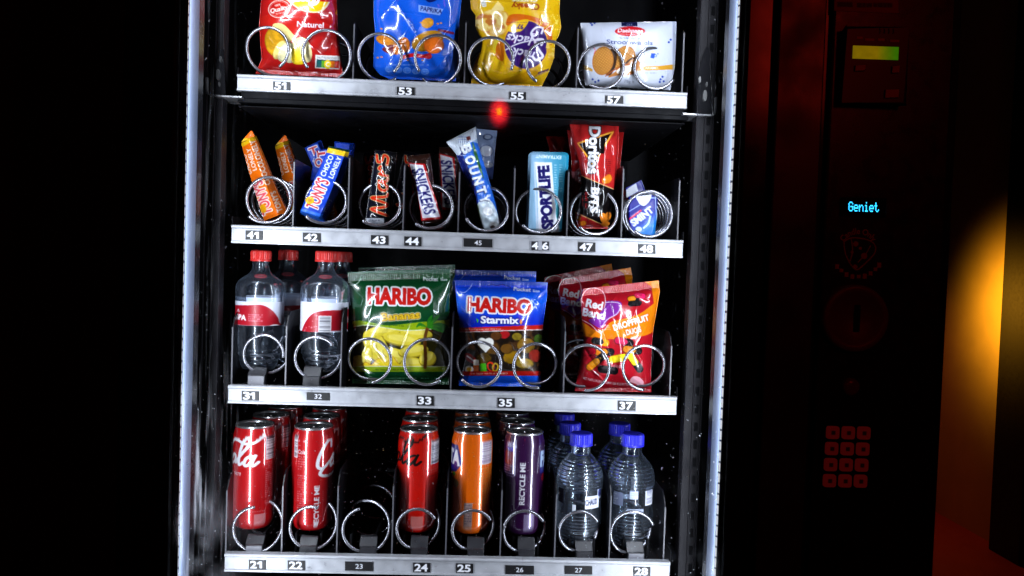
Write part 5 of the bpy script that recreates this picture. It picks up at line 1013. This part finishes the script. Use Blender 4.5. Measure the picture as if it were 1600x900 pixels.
for src, xs, names in ((can21, (.004, .008), ('red cola can in the dark behind the one above number 21', 'red cola can furthest back above number 21')), (can22, (-.003, -.005), ('red cola can behind the front can above number 22', 'red cola can third in line above number 22, just its rim showing')),
                       (can24, (-.004, -.006), ('red cola can second in line above number 24', 'red cola can third in line above number 24, just under the shelf')), (can25, (-.001, -.003), ('orange soda can second in line above number 25', 'orange soda can third in line above number 25')), (can26, (-.0077, -.012), ('purple soda can second in line above number 26', 'purple soda can third in line above number 26'))):
    for k in (0, 1): copy_tree(src, (src.location[0]+xs[k], Y2+PITCH*(k+1), ZB), names[k])
def chaud(label, cx, y0, yb, art, xz=None):
    P = [(15, y0+18), (15, y0+30), (17, y0+33), (24, y0+41), (31, y0+51), (35, y0+63), (35.5, y0+78), (34.2, y0+86), (34.2, y0+116), (35.2, y0+124), (34.8, y0+138), (32, y0+152), (28, y0+163), (25, y0+169)]
    return bottle(label, 'blue-capped water bottles', cx, Y2, y0, yb, P, (17.5, y0, y0+20), BLUECAP, PET, art, (y0+90, y0+114, 34.4), rib=[(y0+40, y0+86, 5.2, .8), (y0+118, y0+146, 5.2, .7), (y0+148, y0+166, 7, .6)])
TRL, t, p = newmat('clear_label'); a = t.nodes.new('ShaderNodeVertexColor'); a.layer_name = 'Col'; t.links.new(a.outputs[0], p.inputs['Base Color']); p.inputs['Roughness'].default_value = .35
_keep = LABELP
def clear_label(root, cx, y0, rp, patches):
    """printed patches of a see-through label: each patch is a part of its own"""
    k = ((at(cx, y0, Y2)-CAM)@_fw)/F_PX; x = root.location[0]
    for (nm, u0, u1, v0, v1, art) in patches:
        nu, nv = int((u1-u0)*1.6), int((v1-v0)*1.6); th = np.linspace(u0/rp, u1/rp, nu); vv = np.linspace(v1, v0, nv); zz = np.array([at(cx, q, Y2)[2] for q in vv])
        V = np.stack([x+rp*k*np.sin(th)+0*zz[:, None], Y2-rp*k*np.cos(th)+0*zz[:, None], zz[:, None]+0*th], -1).reshape(-1, 3)
        mk(nm, V, gridf(nv, nu), TRL, art.sample((th*rp)[None, :]+0*vv[:, None], vv[:, None]+0*th).reshape(-1, 3), root)
def chaud_b(label, cx, y0, yb):
    return bottle(label, 'blue-capped water bottles', cx, Y2, y0, yb, [(15, y0+18), (15, y0+30), (17, y0+33), (24, y0+41), (31, y0+51), (35, y0+63), (35.5, y0+78), (34.2, y0+86), (34.2, y0+116), (35.2, y0+124), (34.8, y0+138), (32, y0+152), (28, y0+163), (25, y0+169)],
                  (17.3, y0, y0+19), BLUECAP, PET, rib=[(y0+40, y0+86, 5.2, .8), (y0+118, y0+146, 5.2, .7), (y0+148, y0+166, 7, .6)])
w27 = chaud_b('ribbed water bottle with blue cap and white tag-shaped label, front one above number 27', 902.5, 675.5, 845)
w28 = chaud_b('ribbed water bottle with blue cap and white barcode patch, front one above number 28', 982.5, 676.5, 847)
T = Art(0, 752, 45, 795, (.86, .88, .93)); T.mix(T.text('CHAUD', 16, 775, 8, 22, 3, .04), (.16, .18, .32)); T.mix(T.ell(34, 763, 5, 6), (.15, .2, .5)); 
T2 = Art(-60, 752, -10, 795, (.42, .45, .55)); T2.lines(-58, 756, -30, 790, 9, (.75, .78, .85), 3, .8, w=1.5); T3 = Art(-20, 760, 0, 800, (.88, .89, .93))
clear_label(w27, 902.5, 770, 34.6, [('brand_tag', 5, 32, 766, 785, T), ('fish_mark', 28, 38, 756, 772, T), ('small_print', -46, -30, 758, 780, T2), ('white_tab', -14.5, -9, 779, 792, T3)])
T4 = Art(0, 745, 45, 795, (.88, .89, .93)); T4.bars(19, 753, 36, 780, 3, ink=(.45, .47, .6)); T5 = Art(-20, 750, 20, 800, (.62, .66, .76)); T5.lines(-20, 750, 20, 800, 14, (.85, .87, .93), 4, .8, w=2)
clear_label(w28, 982.5, 770, 34.6, [('barcode_patch', 18, 37, 752, 781, T4), ('emblem', -8, 5, 757, 770, T5), ('small_print', -11, 15, 785, 792, T5), ('side_print', -36, -18, 762, 782, T2)])
k1, k2 = at(891, 667, Y2+PITCH)[0], at(882, 655, Y2+2*PITCH)[0]
c = copy_tree(w27, (k1, Y2+PITCH, w27.location[2]), 'blue-capped water bottle second in line above number 27'); c = copy_tree(w27, (k2, Y2+2*PITCH, w27.location[2]), 'blue-capped water bottle third in line above number 27')
k1 = at(968, 670, Y2+PITCH)[0]; c = copy_tree(w28, (k1, Y2+PITCH, w28.location[2]), 'blue-capped water bottle behind the front one above number 28')
